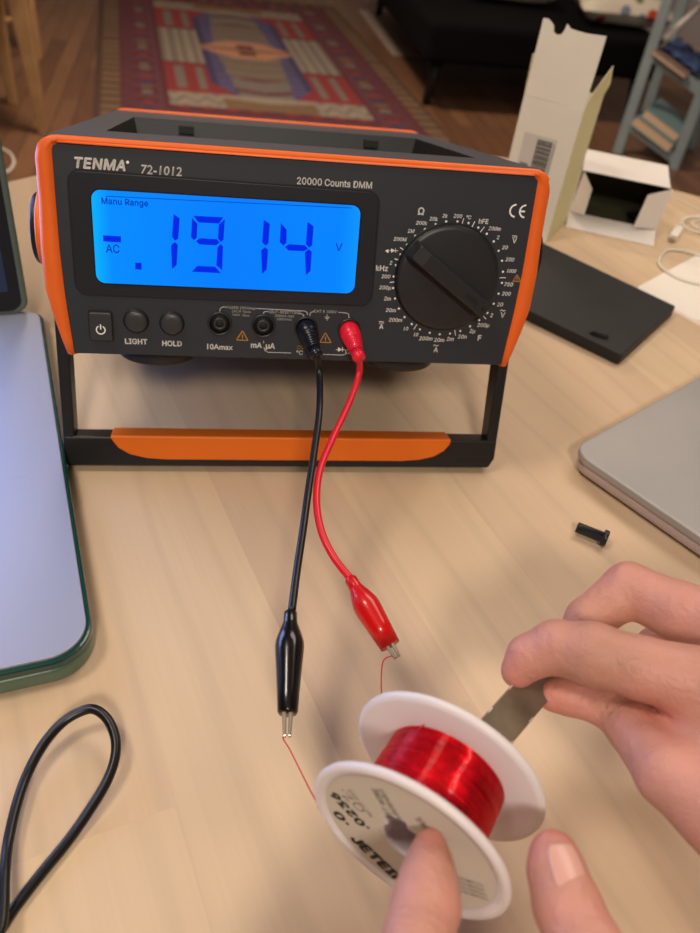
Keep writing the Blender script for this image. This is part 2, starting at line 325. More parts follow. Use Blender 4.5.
def spline(pts, n=10):
    P = [Vector(p) for p in pts]; P = [2 * P[0] - P[1]] + P + [2 * P[-1] - P[-2]]; out = []
    for i in range(1, len(P) - 2):
        for k in range(n):
            t = k / n; a, b, c, d = P[i - 1:i + 3]
            out.append(0.5 * ((2 * b) + (c - a) * t + (2 * a - 5 * b + 4 * c - d) * t * t + (3 * b - a - 3 * c + d) * t ** 3))
    out.append(P[-2]); return out
def tube(mb, pts, r, n=12, cap=True):
    pts = [Vector(p) for p in pts]; up = None; vs = []
    for i, p in enumerate(pts):
        t = (pts[min(i + 1, len(pts) - 1)] - pts[max(i - 1, 0)]).normalized()
        if up is None: up = frame_of(t)[0]
        up = (up - t * up.dot(t)).normalized(); w = t.cross(up); rr = r[i] if isinstance(r, (list, tuple)) else r
        vs += [p + (up * math.cos(2 * math.pi * k / n) + w * math.sin(2 * math.pi * k / n)) * rr for k in range(n)]
    L = len(pts); fs = [(j * n + k, j * n + (k + 1) % n, (j + 1) * n + (k + 1) % n, (j + 1) * n + k) for j in range(L - 1) for k in range(n)]
    if cap: fs += [tuple(range(n))[::-1], tuple(range((L - 1) * n, L * n))]
    mb.add(vs, fs, True); return mb
def empty(name, loc, label, cat, group=None, rot=None):
    o = bpy.data.objects.new(name, None); COL.objects.link(o); o.location = Vector(loc) * S; o.empty_display_size = .02
    if rot: o.rotation_euler = rot
    return tag(o, label, cat, group)
def tag(o, label, cat, group=None, kind=None):
    o['label'] = label; o['category'] = cat
    if group: o['group'] = group
    if kind: o['kind'] = kind
    return o
def struct(o): o['kind'] = 'structure'; return o
try: SANS = bpy.data.fonts.load(bpy.utils.system_resource('DATAFILES', path='fonts') + '/Inter.woff2')      # Blender's own interface face
except Exception: SANS = None
CAPH = [.73, .73]
def glyphs(s, size, bold=0.0, shear=0.0, space=1.0):     # text as a flat outline mesh in (x, z), centred on its own box
    c = bpy.data.curves.new('t', 'FONT'); c.body = s
    if SANS and '1' not in s: c.font = SANS
    c.size = 1; c.shear = shear; c.space_character = space; c.resolution_u = 3
    o = bpy.data.objects.new('t', c); me = bpy.data.meshes.new_from_object(o)
    size = size * .73 / (CAPH[0] if '1' not in s else CAPH[1])
    v = [(p.co.x * size, p.co.y * size) for p in me.vertices]; f = [tuple(p.vertices) for p in me.polygons]
    if bold:                                              # heavier strokes: the outline struck again a hair to each side
        b = bold * size * .9; n0 = len(v); v0, f0 = list(v), list(f)
        for dx, dy in ((b, 0), (-b, 0), (0, b), (0, -b)): o_ = len(v); v += [(p[0] + dx, p[1] + dy) for p in v0]; f += [tuple(i + o_ for i in q) for q in f0]
    bpy.data.objects.remove(o); bpy.data.curves.remove(c); bpy.data.meshes.remove(me)
    if not v: return [], []
    x0, x1 = min(p[0] for p in v), max(p[0] for p in v); y0, y1 = min(p[1] for p in v), max(p[1] for p in v)
    return [(p[0] - (x0 + x1) / 2, p[1] - (y0 + y1) / 2) for p in v], f

_v, _f = glyphs('H', 1); CAPH[0] = max(p[1] for p in _v) - min(p[1] for p in _v)
_v, _f = glyphs('1', 1); CAPH[1] = max(p[1] for p in _v) - min(p[1] for p in _v)

# ------------------------------------------------------------------ room shell
def quad(name, pts, m): return struct(MB().add(pts, [(0, 1, 2, 3)]).build(name, m))
FZ = -75
X0, X1, Y0, Y1, CZ = -260, 262, -230, 640, 175
def shell(name, lo, hi, m):
    return struct(box(MB(), [(a + b) / 2 for a, b in zip(lo, hi)], [(b - a) / 2 for a, b in zip(lo, hi)]).build(name, m))
shell('floor', (X0, Y0, FZ - 5), (X1, Y1, FZ), M['floor'])
shell('ceiling', (X0, Y0, CZ), (X1, Y1, CZ + 5), M['ceil'])
shell('wall_left', (X0 - 5, Y0, FZ), (X0, Y1, CZ), M['wall'])
shell('wall_right', (X1, Y0, FZ), (X1 + 5, Y1, CZ), M['wall'])
shell('wall_back', (X0, Y1, FZ), (X1, Y1 + 5, CZ), M['wall'])
shell('wall_front', (X0, Y0 - 5, FZ), (X1, Y0, CZ), M['wall'])
shell('baseboard_right', (X1 - 1.5, Y0, FZ), (X1, Y1, FZ + 10), M['skirt'])
shell('baseboard_back', (X0, Y1 - 1.5, FZ), (X1 - 1.5, Y1, FZ + 10), M['skirt'])

# ------------------------------------------------------------------ rug on the floor (colours woven in)
def rug():
    RED, DRED, BLUE, GREY, CREAM, TAN, MAUVE, BROWN, PEACH = [lin(c) for c in ((128, 46, 46), (88, 38, 44), (60, 54, 84), (112, 102, 94), (140, 128, 112), (112, 88, 62), (92, 54, 62), (76, 52, 42), (172, 124, 94))]
    HU, HV = 73, 131; st = 1.1
    us = np.arange(-HU, HU + .1, st); vs = np.arange(-HV, HV + .1, st)
    def col(u, v):
        au, av = abs(u), abs(v)
        eu, ev = HU - au, HV - av; e = min(eu, ev)
        if e < 3: return BROWN
        if e < 10: return TAN if (int((u if ev < eu else v) / 3) % 3) else BROWN
        if e < 12: return DRED
        if e < 17: return MAUVE if int((u + v) / 3) % 2 else DRED
        if au > 43 or av > 100:
            k = int((v if au > 43 and eu < ev else u) / 7); t = (v if eu < ev else u) % 7
            if e < 26:
                if t < 4.2 and 19 < e < 24: return (TAN, BLUE, RED, MAUVE, GREY)[k % 5]
                return DRED if k % 2 else MAUVE
            return DRED if e > 28 else MAUVE
        if av > 96: return RED if int(u / 5) % 2 else DRED
        if av > 78:                                   # pale zigzag bands
            if au < 20: return CREAM if av < 86 - au * .2 else TAN
            return CREAM if (abs((u % 9) - 4.5) * 2 + (av - 78)) % 12 > 4 else GREY
        r = math.hypot(u / 1.35, v)
        if au < 23 - max(0, av - 60) * .55 and True:
            if av < 16 * (1 - max(0, au - 8) / 18):
                if av < 1.2 or (3 < av < 9 and au < 4.5): return DRED
                return PEACH if av > 2 or au > 12 else GREY
            w = 12 + 4 * (1 - av / 78)
            if au < w: return (GREY, GREY, MAUVE, GREY)[int((av + au * .35) / 5) % 4] if av > 50 else (GREY if int((av + au * .3) / 4) % 3 else TAN)
            return BLUE if (int(av / 2.5) % 2 or au > 20) else lin((96, 86, 120))
        if av < 32: return CREAM if int((au - 20) / 2.6) % 2 else GREY
        if av < 34: return DRED
        if 38 < av < 72 and (25 < au < 29 or 34 < au < 38): return GREY
        return RED
    mb = MB(); nu, nv = len(us), len(vs); cols = []
    for z in (FZ + .9,):
        for v in vs:
            for u in us:
                mb.v.append((9 + u - .1 * v, 410 + v, z)); cols.append(col(u, v))
    for j in range(nv - 1):
        for i in range(nu - 1): mb.f.append((j * nu + i, j * nu + i + 1, (j + 1) * nu + i + 1, (j + 1) * nu + i)); mb.sm.append(False)
    n0 = len(mb.v); ring = [j for j in range(nu)] + [j * nu + nu - 1 for j in range(1, nv)] + [(nv - 1) * nu + i for i in range(nu - 2, -1, -1)] + [j * nu for j in range(nv - 2, 0, -1)]
    for r_ in ring: x, y, z = mb.v[r_]; mb.v.append((x, y, FZ)); cols.append(BROWN)
    L = len(ring)
    for i in range(L): mb.f.append((ring[i], ring[(i + 1) % L], n0 + (i + 1) % L, n0 + i)); mb.sm.append(False)
    mb.col = np.array(cols); o = mb.build('patterned_rug', M['rug'], base=(9, 410, FZ))
    tag(o, 'red and blue woven rug with tan central medallion lying on the wooden floor', 'rug')
    # fringe tassels along the long right border are too fine to read; a pale selvedge strip stands for the bound end
rug()
tag(slab_poly(MB(), [(89, 432), (125, 432), (160, 540), (84, 540)], FZ, FZ + .8).build('floor_mat', M['greyrug'], base=(110, 480, FZ), bevel=.3), 'plain grey floor mat under the near end of the black daybed', 'mat')  # flat grey slab stands in for a pale reflection on the floorboards

# ------------------------------------------------------------------ daybed, cushions
db = empty('daybed', (140, 430, FZ), 'low black upholstered daybed on slim black legs beyond the table', 'sofa')
def L(v): return v
B0 = Vector((140, 430, FZ))
dq = [(84, 331), (197, 335), (205, 536), (80, 536)]
slab_poly(MB(), dq, -54, -38).build('seat', M['sofa'], db, 2.5, 3, base=B0)
slab_poly(MB(), [(96, 500), (204, 500), (205, 536), (94, 536)], -38, -6).build('backrest', M['sofa'], db, 3, 3, base=B0)
for (x, y, dx) in ((92, 346, -3), (97, 536 - 6, -2), (190, 343, 3), (198, 528, 3)):
    mb = MB(); lathe(mb, [(0, 1.9), (22, 3.2)], (x + dx * .4, y, FZ), (-.04 * dx, 0, 1), 12)
    mb.build('leg', M['blackwood'], db, base=B0)
def cushion(c, hx, hy, hz, rot, label):
    mb = MB(); n = 14; vs = []
    R_ = Matrix.Rotation(rot[2], 3, 'Z') @ Matrix.Rotation(rot[0], 3, 'X')
    for s in (1, -1):
        for j in range(n + 1):
            for i in range(n + 1):
                u, v = 2 * i / n - 1, 2 * j / n - 1
                t = max(0, (1 - u ** 4) * (1 - v ** 4)) ** .45
                pin = 1 - .09 * (abs(u) * abs(v) < .5) * (1 - abs(u * v)) * max(abs(u), abs(v))
                vs.append(Vector(c) + R_ @ Vector((u * hx * pin, v * hy * pin, s * hz * t)))
    fs = []
    for s in range(2):
        o = s * (n + 1) ** 2
        for j in range(n):
            for i in range(n): q = (o + j * (n + 1) + i, o + j * (n + 1) + i + 1, o + (j + 1) * (n + 1) + i + 1, o + (j + 1) * (n + 1) + i); fs.append(q if s == 0 else q[::-1])
    mb.add(vs, fs, True); o = mb.build('cushion', M['floral'], base=c); tag(o, label, 'cushion', 'floral cushions on the daybed'); return o
cushion((181, 367, -29), 22, 17, 6.5, (0.12, 0, math.radians(-4)), 'floral cushion nearer the blue-grey rack, printed with red flowers')
cushion((135, 398, -29), 23, 17, 6.5, (0.12, 0, math.radians(-4)), 'pale floral cushion further from the blue-grey rack, beside its twin')

# ------------------------------------------------------------------ blue-grey rack with books
RK = Vector((186, 305, FZ)); rk = empty('magazine_rack', RK, 'blue-grey painted wooden rack with sloping shelves standing on the floor', 'rack')
PA, PB = Vector((168, 298, 0)), Vector((187.5, 283, 0)); DN = Vector((.61, .79, 0)); DW = (PB - PA).normalized()
rotp = Matrix.Rotation(math.atan2(DW.y, DW.x), 3, 'Z')
for k, (b, dd) in enumerate(((PA, 0), (PB, 0), (PA, 36), (PB, 36))):
    p = b + DN * dd; mb = MB(); box(mb, (p.x, p.y, FZ + 37), (2.1, 1.3, 37), rotp); mb.build('post', M['bluegrey'], rk, .3, base=RK)
for zt in (-62, -35, -8):
    for dd in (0, 36):
        a = PA + DN * dd + Vector((0, 0, zt)); b = PB + DN * dd + Vector((0, 0, zt - 9)); mb = MB()
        t = (b - a).normalized(); up = Vector((0, 0, 2.2)); w = DN * 1.0
        hexa(mb, [a - up - w, b - up - w, b - up + w, a - up + w], [a + up - w, b + up - w, b + up + w, a + up + w]); mb.build('side_rail', M['bluegrey'], rk, .2, base=RK)
    a = PA + Vector((0, 0, zt)) + DW * 1; b = PB + Vector((0, 0, zt - 9)) - DW * 1; mb = MB(); up = Vector((0, 0, .6))
    hexa(mb, [a - up, b - up, b - up + DN * 36, a - up + DN * 36], [a + up, b + up, b + up + DN * 36, a + up + DN * 36]); mb.build('shelf', M['bluegrey'], rk, .15, base=RK)
def book(o, along, deep, up, dims, cover, label, grp):
    w, d, t = dims; al, de, u = along.normalized(), deep.normalized(), up.normalized(); base = o
    root = empty('book', base, label, 'book', grp)
    def bx(lo, hi, nm, m):
        c = [o + al * x + de * y + u * z for z in (lo[2], hi[2]) for x, y in ((lo[0], lo[1]), (hi[0], lo[1]), (hi[0], hi[1]), (lo[0], hi[1]))]
        mb = MB(); hexa(mb, c[:4], c[4:]); mb.build(nm, m, root, .05, 1, base=base)
    bx((.3, .3, .3), (w - .3, d, t - .3), 'page_block', M['pages'])
    bx((0, 0, 0), (w, d + .2, .3), 'cover', cover); bx((0, 0, t - .3), (w, d + .2, t), 'cover', cover)
al = (PB - PA + Vector((0, 0, -9))); 
upn = al.cross(DN).normalized(); upn = upn if upn.z > 0 else -upn
o0 = PA + Vector((0, 0, -62)) + al.normalized() * 1.6 - DN * 3 + upn * .75
book(o0, al, DN, upn, (20, 26, 4.2), M['teal'], 'thick teal-covered book at the bottom of the pile of two on the rack', 'books on the lower shelf of the rack')
book(o0 + upn * 4.4 + DN * 1.5 + al.normalized() * 1.5, al, DN, upn, (18, 24, 3.8), M['teal'], 'cream-paged teal book lying on top of the other one on the rack', 'books on the lower shelf of the rack')
o1 = PA + Vector((0, 0, -35)) + al.normalized() * .5 - DN * 4 + upn * .8
book(o1, al, DN, upn, (17, 30, 1.6), M['brownbook'], 'thin brown-grey book overhanging the upper shelf of the rack', None)
mb = MB(); vs = [o1 + al.normalized() * x + DN * y + upn * (3.2 + 1.6 * math.sin(x * .6 + y * .3) ** 2) for y in range(6, 31, 3) for x in range(2, 22, 2)]
nx = 10; ny = len(vs) // nx
vs2 = [v - upn * 1.2 for v in vs]
ff = [(j * nx + i, j * nx + i + 1, (j + 1) * nx + i + 1, (j + 1) * nx + i) for j in range(ny - 1) for i in range(nx - 1)]
n = len(vs); edge = [i for i in range(nx)] + [j * nx + nx - 1 for j in range(1, ny)] + [(ny - 1) * nx + i for i in range(nx - 2, -1, -1)] + [j * nx for j in range(ny - 2, 0, -1)]
mb.add(vs + vs2, ff + [tuple(k + n for k in f[::-1]) for f in ff] + [(edge[i], edge[(i + 1) % len(edge)], edge[(i + 1) % len(edge)] + n, edge[i] + n) for i in range(len(edge))], True)
tag(mb.build('folded_cloth', M['bluestuff'], base=o1), 'crumpled dark blue cloth lying on the upper shelf of the rack', 'cloth')
mb = MB(); a = Vector((171, 297, -29)); b = Vector((203, 326, -16)); tube(mb, [a, b], 1.1, 10)
tag(mb.build('cardboard_tube', M['white'], base=a), 'thin white tube leaning across the top of the rack', 'tube')

# ------------------------------------------------------------------ light wood stools at the upper left
def stool(legs, top, label, basept, stretch):
    r = empty('wooden_chair', basept, label, 'chair', 'light wood chairs beyond the table')
    cx = sum(l[0] for l in legs) / 4; cy = sum(l[1] for l in legs) / 4
    for x, y in legs:
        mb = MB(); tx, ty = x + (cx - x) * .10, y + (cy - y) * .10
        lo = [(x - 1.5, y - 1.5, FZ), (x + 1.5, y - 1.5, FZ), (x + 1.5, y + 1.5, FZ), (x - 1.5, y + 1.5, FZ)]
        hi = [(tx - 3, ty - 3, top), (tx + 3, ty - 3, top), (tx + 3, ty + 3, top), (tx - 3, ty + 3, top)]
        hexa(mb, lo, hi).build('leg', M['lightwood'], r, .4, base=basept)
    slab_poly(MB(), rounded([(cx + (x - cx) * 1.12, cy + (y - cy) * 1.12) for x, y in legs], 4), top, top + 3).build('seat', M['lightwood'], r, .5, base=basept)
    for i, j in stretch:
        a, b = legs[i], legs[j]; mb = MB(); tube(mb, [(a[0], a[1], FZ + 16), (b[0], b[1], FZ + 16)], 1.2, 8); mb.build('stretcher', M['lightwood'], r, base=basept)
    a, b = legs[2], legs[3]
    for q in (a, b): box(MB(), (q[0] + (cx - q[0]) * .1, q[1] + (cy - q[1]) * .1, top + 22), (1.6, 1.6, 20)).build('back_post', M['lightwood'], r, .4, base=basept)
    c1 = Vector((a[0] + (cx - a[0]) * .1, a[1] + (cy - a[1]) * .1, top + 36)); c2 = Vector((b[0] + (cx - b[0]) * .1, b[1] + (cy - b[1]) * .1, top + 36))
    mb = MB(); up = Vector((0, 0, 4)); w = (c2 - c1).cross(Vector((0, 0, 1))).normalized() * 1
    hexa(mb, [c1 - up - w, c2 - up - w, c2 - up + w, c1 - up + w], [c1 + up - w, c2 + up - w, c2 + up + w, c1 + up + w]); mb.build('back_rail', M['lightwood'], r, .3, base=basept)
stool([(-67, 271), (-83, 301), (-118, 282), (-102, 252)], -30, 'light wooden chair whose legs stand closest behind the open laptop', (-92, 276, FZ), ())
stool([(-84, 366), (-104, 398), (-139, 376), (-119, 344)], -30, 'light wooden chair further back, nearer the rug, only a leg showing', (-111, 371, FZ), ((0, 3),))

mb = MB(); w0 = at(0, 150, FZ + 1); pts = [at(px, py, FZ + .5) for px, py in ((-14, 152), (0, 149), (9, 153), (14, 161), (11, 169), (4, 173), (-12, 175), (-30, 172))]
tag(tube(mb, spline(pts, 8), .5, 10).build('white_floor_cable', M['whitecable'], base=pts[1]), 'loop of thin white cable on the floor past the table edge by the laptop', 'cable')

# ------------------------------------------------------------------ the round table
TC = Vector((18.65, -1.5, 0)); TR = 59.3
tb = empty('round_table', (TC.x, TC.y, FZ), 'round table with a pale birch top made of glued planks', 'table')
TB = Vector((TC.x, TC.y, FZ)); mb = MB(); n = 128
prof = [(-2.6, TR - .5), (-2.2, TR - .1), (-1.3, TR), (-.3, TR - .1), (0, TR - .35)]
lathe(mb, prof, (TC.x, TC.y, 0), (0, 0, 1), n)
for i in range(len(mb.sm)): mb.sm[i] = i < 4 * n
to = mb.build('tabletop', M['table'], tb, base=TB)
for a in (40, 130, 220, 310):
    x, y = TC.x + 36 * math.cos(math.radians(a)), TC.y + 36 * math.sin(math.radians(a)); lathe(MB(), [(0, 1.8), (72.4, 2.8)], (x, y, FZ), (0, 0, 1), 20).build('leg', M['lightwood'], tb, base=TB)

# ------------------------------------------------------------------ bench multimeter
TA = 0.257; H0 = 7.801; ca, sa = math.cos(TA), math.sin(TA)
mm = empty('bench_multimeter', (0, 0, H0), 'charcoal and orange bench multimeter with glowing blue display, tilted up on its handle', 'multimeter', rot=(-TA, 0, 0))
def w2l(p): x, y, z = p; z -= H0; return Vector((x, y * ca - z * sa, y * sa + z * ca))
def l2w(p): x, y, z = p; return Vector((x, y * ca + z * sa, H0 - y * sa + z * ca))
def face(px, py, yy=0.0):          # where the sight line through a pixel meets the front panel, panel coordinates
    o = w2l(CP); e = w2l(CP + ray(px, py)); d = e - o; t = (yy - o.y) / d.y; p = o + d * t; return (p.x, p.z)
BD = 28.4
# body shell with carrying recess in its top
bw, bt = 11.75, 10.0; y0, y1 = .25, BD; ty0, ty1, tx = 5.4, 20.2, 9.75; tz = 8.3
mb = MB(); V = [(-bw + .3, y0, 0), (bw - .3, y0, 0), (bw - .3, y1, 0), (-bw + .3, y1, 0), (-bw, y0, bt), (bw, y0, bt), (bw, y1, bt), (-bw, y1, bt),
     (-tx, ty0, bt), (tx, ty0, bt), (tx, ty1, bt), (-tx, ty1, bt)]
mb.add(V, [(0, 3, 2, 1), (0, 1, 5, 4), (1, 2, 6, 5), (2, 3, 7, 6), (3, 0, 4, 7), (4, 5, 9, 8), (5, 6, 10, 9), (6, 7, 11, 10), (7, 4, 8, 11)])
mb.build('case', M['case2'], mm)
V = [(-tx, ty0, bt - .01), (tx, ty0, bt - .01), (tx, ty1, bt - .01), (-tx, ty1, bt - .01), (-tx + .35, ty0 + .4, tz), (tx - .35, ty0 + .4, tz), (tx - .35, ty1 - .3, tz), (-tx + .35, ty1 - .3, tz)]
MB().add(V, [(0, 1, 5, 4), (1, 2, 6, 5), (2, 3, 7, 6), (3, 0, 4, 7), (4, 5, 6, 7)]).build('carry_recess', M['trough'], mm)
for x in (-6.3, 6.5):
    box(MB(), (x, ty1 - .25, 9.45), (.5, .25, .24)).build('recess_slot', M['blackmat'], mm)
def arc(cx, cz, r, a0, a1, k=7): return [(cx + r * math.cos(math.radians(a0 + (a1 - a0) * i / k)), cz + r * math.sin(math.radians(a0 + (a1 - a0) * i / k))) for i in range(k + 1)]
# front panel
inner = [(-x_, z_) for x_, z_ in reversed([(-11.15, -.02), (-11.22, .7), (-11.32, 1.9), (-11.42, 3.1), (-11.5, 5.0), (-11.5, 7.2)] + arc(-11.0, 9.39, .49, 180, 90))]
inner = [(-x_, z_) for x_, z_ in inner[::-1]] + inner
mb = MB(); xz_prism(mb, inner, 0, .6).build('front_panel', M['case'], mm, .08, 2)
# orange bumper: a U open at the bottom
def usweep(name, m, ring, depths, thin=False):
    """ring: list of (x, z) on the left from bottom to top centre; mirrored. depths: list of (scale-outline index pts, y)."""
    loops = []
    for pts, y in depths:
        full = pts + [(-x, z) for x, z in reversed(pts)]; loops.append([(x, (.02 + y * .1 if (y > .02 and z > 9.55 and thin) else y), z) for x, z in full])
    n = len(loops[0]); mb = MB(); vs = [v for l in loops for v in l]; k = len(loops)
    fs = [(a * n + i, a * n + i + 1, ((a + 1) % k) * n + i + 1, ((a + 1) % k) * n + i) for a in range(k) for i in range(n - 1)]
    fs += [tuple(a * n for a in range(k)), tuple(a * n + n - 1 for a in range(k))[::-1]]
    mb.add(vs, fs, True); return mb
def outl(o):  # outer outline grown by o
    return [(-11.5 - o, -.06), (-11.72 - o, .7), (-12.02 - o, 1.9), (-12.26 - o, 3.1), (-12.3 - o, 5.0), (-12.2 - o, 7.2)] + arc(-11.2, 9.0, 1.0 + o, 180, 90)
inn = [(-11.17, -.06), (-11.22, .7), (-11.32, 1.9), (-11.40, 3.1), (-11.47, 5.0), (-11.47, 7.2)] + arc(-11.0, 9.39, .46, 180, 90)
inn2 = [(x * .985, z - .04) for x, z in inn]
usweep('bumper', M['orange'], None, [(inn2, .3), (inn, -.06), (outl(-.25), -.12), (outl(-.05), .05), (outl(.06), .4), (outl(.06), 1.5), (outl(-.15), 1.75), (inn, 1.7)], True).build('bumper', M['orange'], mm)
usweep('rear_bumper', M['orange'], None, [(inn, BD - .3), (outl(.06), BD - .3), (outl(.16), BD - .2), (outl(.16), BD), (outl(-.1), BD + .25), (inn, BD + .2)]).build('rear_bumper', M['orange'], mm)
# feet
for x in (-7.2, 5.8): lathe(MB(), [(0, 1.9), (.12, 2.05), (1.0, 2.05)], (x, 2.55, -.75), (0, 0, 1), 36).build('foot', M['black'], mm)
for x in (-8.5, 8.5): lathe(MB(), [(0, 1.0), (1.0, 1.1)], (x, 26.0, -.95), (0, 0, 1), 24).build('rear_foot', M['black'], mm)
# display bezel, window, liquid crystal characters
def fp(L_, yy=0): return [face(px, py, yy) for px, py in L_]
c4 = [(-10.82, 3.0), (3.62, 3.0), (3.55, 8.5), (-10.82, 8.62)]
def grow(p, d): cx = sum(a[0] for a in p) / 4; cz = sum(a[1] for a in p) / 4; return [(a[0] + math.copysign(d, a[0] - cx), a[1] + math.copysign(d, a[1] - cz)) for a in p]
xz_prism(MB(), rounded(grow(c4, .07), .62), -.03, .05).build('display_groove', M['blackmat'], mm)
bz = xz_prism(MB(), rounded(c4, .55), -.09, .05).build('display_bezel', mat('bezel_plastic', (32, 36, 42), .34), mm, .03)
lq = [(-9.84, 3.6), (2.68, 3.6), (2.68, 7.86), (-9.84, 7.86)]
xz_prism(MB(), rounded(grow(lq, .07), .5), -.12, .0).build('window_rim', mat('rim_plastic', (30, 34, 44), .2), mm)
lc = xz_prism(MB(), rounded(lq, .42), -.14, .0).build('display_window', M['lcd'], mm)
SY = -.16
def segpoly(mb, px_pts, y=SY):
    p = fp(px_pts); n = len(p); mb.add([(a[0], y, a[1]) for a in p], [tuple(range(n))])
def hseg(mb, x0, x1, yt, yb, slope, tr=3):   # trapezoid bar in panel pixels; slope follows the panel
    segpoly(mb, [(x0, yt), (x1, yt + (x1 - x0) * slope), (x1 - tr, yb + (x1 - x0) * slope), (x0 + tr, yb)])
mb = MB()
segpoly(mb, [(103.5, 234.6), (121.2, 235.8), (121.4, 241.8), (103.8, 240.8)])
segpoly(mb, [(135.6, 261.8), (141.8, 262.2), (141.8, 269), (135.6, 268.6)])
def one(x, yt, s=1.0):        # the right-hand pair of strokes of a digit
    h = 55 * s; m_ = yt + h * .47
    segpoly(mb, [(x - 6.0, yt), (x, yt + 4.2), (x - 1.4, m_ - 1.4), (x - 4.6, m_ + 0.6), (x - 7.6, m_ - 3.2)])
    segpoly(mb, [(x - 4.8, m_ + 2.0), (x - 1.8, m_ + 4.6), (x - 3.0, yt + h - 4.5), (x - 7.6, yt + h), (x - 8.6, m_ + 5.2)])
one(179.8, 213.6); one(269.6, 219.2, .98); one(313.2, 221.4, .97)
# nine
segpoly(mb, [(193.6, 215.2), (223.4, 216.8), (219.0, 223.0), (198.4, 221.8)])                 # top
segpoly(mb, [(192.2, 217.2), (197.6, 223.4), (196.8, 237.0), (194.0, 239.6), (191.2, 236.6)]) # upper left
segpoly(mb, [(196.0, 240.6), (199.8, 237.6), (216.8, 238.6), (219.6, 242.0), (216.0, 244.6), (199.6, 243.8)])  # middle
x = 224.8; segpoly(mb, [(x, 218.6), (x - 1.4, 239.4), (x - 4, 241.2), (x - 6.8, 238.4), (x - 6.0, 224.0)]); segpoly(mb, [(x - 4.0, 243.4), (x - 1.8, 245.8), (x - 2.6, 269.6), (x - 8.4, 264.6), (x - 7.2, 246.8)])
segpoly(mb, [(192.0, 271.0), (197.4, 265.2), (215.0, 266.0), (220.8, 272.4)])
# four
segpoly(mb, [(280.6, 222.6), (286.4, 229.2), (286.2, 242.0), (283.2, 245.0), (279.6, 241.6)])
segpoly(mb, [(284.6, 246.4), (288.6, 243.6), (304.6, 244.6), (307.8, 247.8), (304.0, 250.6), (288.2, 249.8)])
mb.build('display_digits', M['seg'], mm)
mb = MB()
def text_on(mb, s, px, py, hpx, y=SY, bold=0.0, shear=0.0, space=1.0, rot=0.0, sx=1.0):
    x, z = face(px, py); a = face(px, py - hpx / 2); b = face(px, py + hpx / 2); h = math.hypot(a[0] - b[0], a[1] - b[1])
    v, f = glyphs(s, h / .73, bold, shear, space); cr, sr = math.cos(rot), math.sin(rot)
    mb.add([(x + (p[0] * cr - p[1] * sr) * sx, y, z + p[0] * sr + p[1] * cr) for p in v], f)
text_on(mb, 'Manu Range', 125.3, 202.4, 6.0, bold=.02, space=1.04, sx=.94)
text_on(mb, 'AC', 113, 248, 8, bold=.015, sx=.88); text_on(mb, 'V', 338.5, 246.5, 7.6, bold=.01)
p0 = face(106, 195.4); p1 = face(351, 207.2); mb.add([(p0[0], SY, p0[1]), (p1[0], SY, p1[1]), (p1[0], SY, p1[1] - .03), (p0[0], SY, p0[1] - .03)], [(0, 1, 2, 3)])
mb.build('display_legends', M['segthin'], mm)
# printing on the panel
PY = -.012
mb = MB(); text_on(mb, 'TENMA', 100, 164.0, 10.2, PY, .035, .2, 1.06, sx=1.02)
x, z = face(127.6, 162.2); mb.add([(x + .07 * math.cos(k), PY, z + .07 * math.sin(k)) for k in np.linspace(0, 6.0, 10)], [tuple(range(10))]); mb.build('maker_lettering', M['brand'], mm)
mb = MB(); text_on(mb, '72-1012', 161.5, 170.4, 8.6, PY, .02, .12, 1.03); mb.build('model_number', M['ink'], mm); mb = MB(); text_on(mb, '20000 Counts DMM', 334.8, 183.0, 6.6, PY, .02, 0, 1.0, sx=.93)
mb.build('counts_lettering', M['ink'], mm)
# dial scale: dots, ticks, values
def pz(X, Y): return 380 + X / 3.889, 190 + Y / 3.889
mb = MB()
for X, Y in ((257,122),(216,133),(174,152),(137,178),(105,212),(80,250),(62,292),(53,336),(51,381),(58,422),(73,461),(95,494),(123,521),(155,542),(193,555),(232,561),(272,558),(312,548),(350,530),(386,506),(418,478),(442,442),(461,403),(474,361),(478,318),(474,275),(461,236),(442,200),(415,170),(382,146),(344,128),(301,122)):
    x, z = face(*pz(X, Y)); mb.add([(x + .058 * math.cos(k), PY, z + .058 * math.sin(k)) for k in np.linspace(0, 5.6, 9)], [tuple(range(9))])
mb.build('scale_dots', M['ink'], mm)
DC = (7.42, 4.60)
for X, Y in ((322,122),(363,133),(398,153),(88,230),(68,271),(50,358),(137,532),(292,555),(405,494),(477,341)):
    mb = MB(); x, z = face(*pz(X, Y)); d = Vector((x - DC[0], z - DC[1])).normalized(); q = Vector((-d.y, d.x)) * .02; c = Vector((x, z)); a = c - d * .16; b = c + d * .16
    mb.add([(p.x, PY, p.y) for p in (a - q, b - q, b + q, a + q)], [(0, 1, 2, 3)])
    mb.build('scale_tick', M['ink'], mm)
mb = MB()
for s, X, Y, h in (('200k',162,128,15),('20k',209,112,15),('2k',253,100,15),('200',303,101,15),('°C',345,106,15),('200m',446,150,15),('2',459,184,15),('20',486,223,15),('200',505,270,15),('1000',512,315,15),('750',500,367,15),('200',491,403,15),('20',467,445,15),('2',434,487,15),('200µ',401,527,15),('2µ',359,550,15),('20n',320,570,15),('2m',273,579,15),('20m',230,583,15),('200m',178,577,15),('10',140,562,15),('10',101,539,15),('200m',60,505,15),('20m',42,467,15),('2m',29,422,15),('200µ',20,381,15),('200',23,336,15),('2',42,283,15),('200M',78,191,15),('2M',121,159,15)):
    text_on(mb, s, *pz(X, Y), h / 3.889 * .92, PY, .03, .15, 1.0)
mb.build('scale_values', M['ink'], mm)
mb = MB()
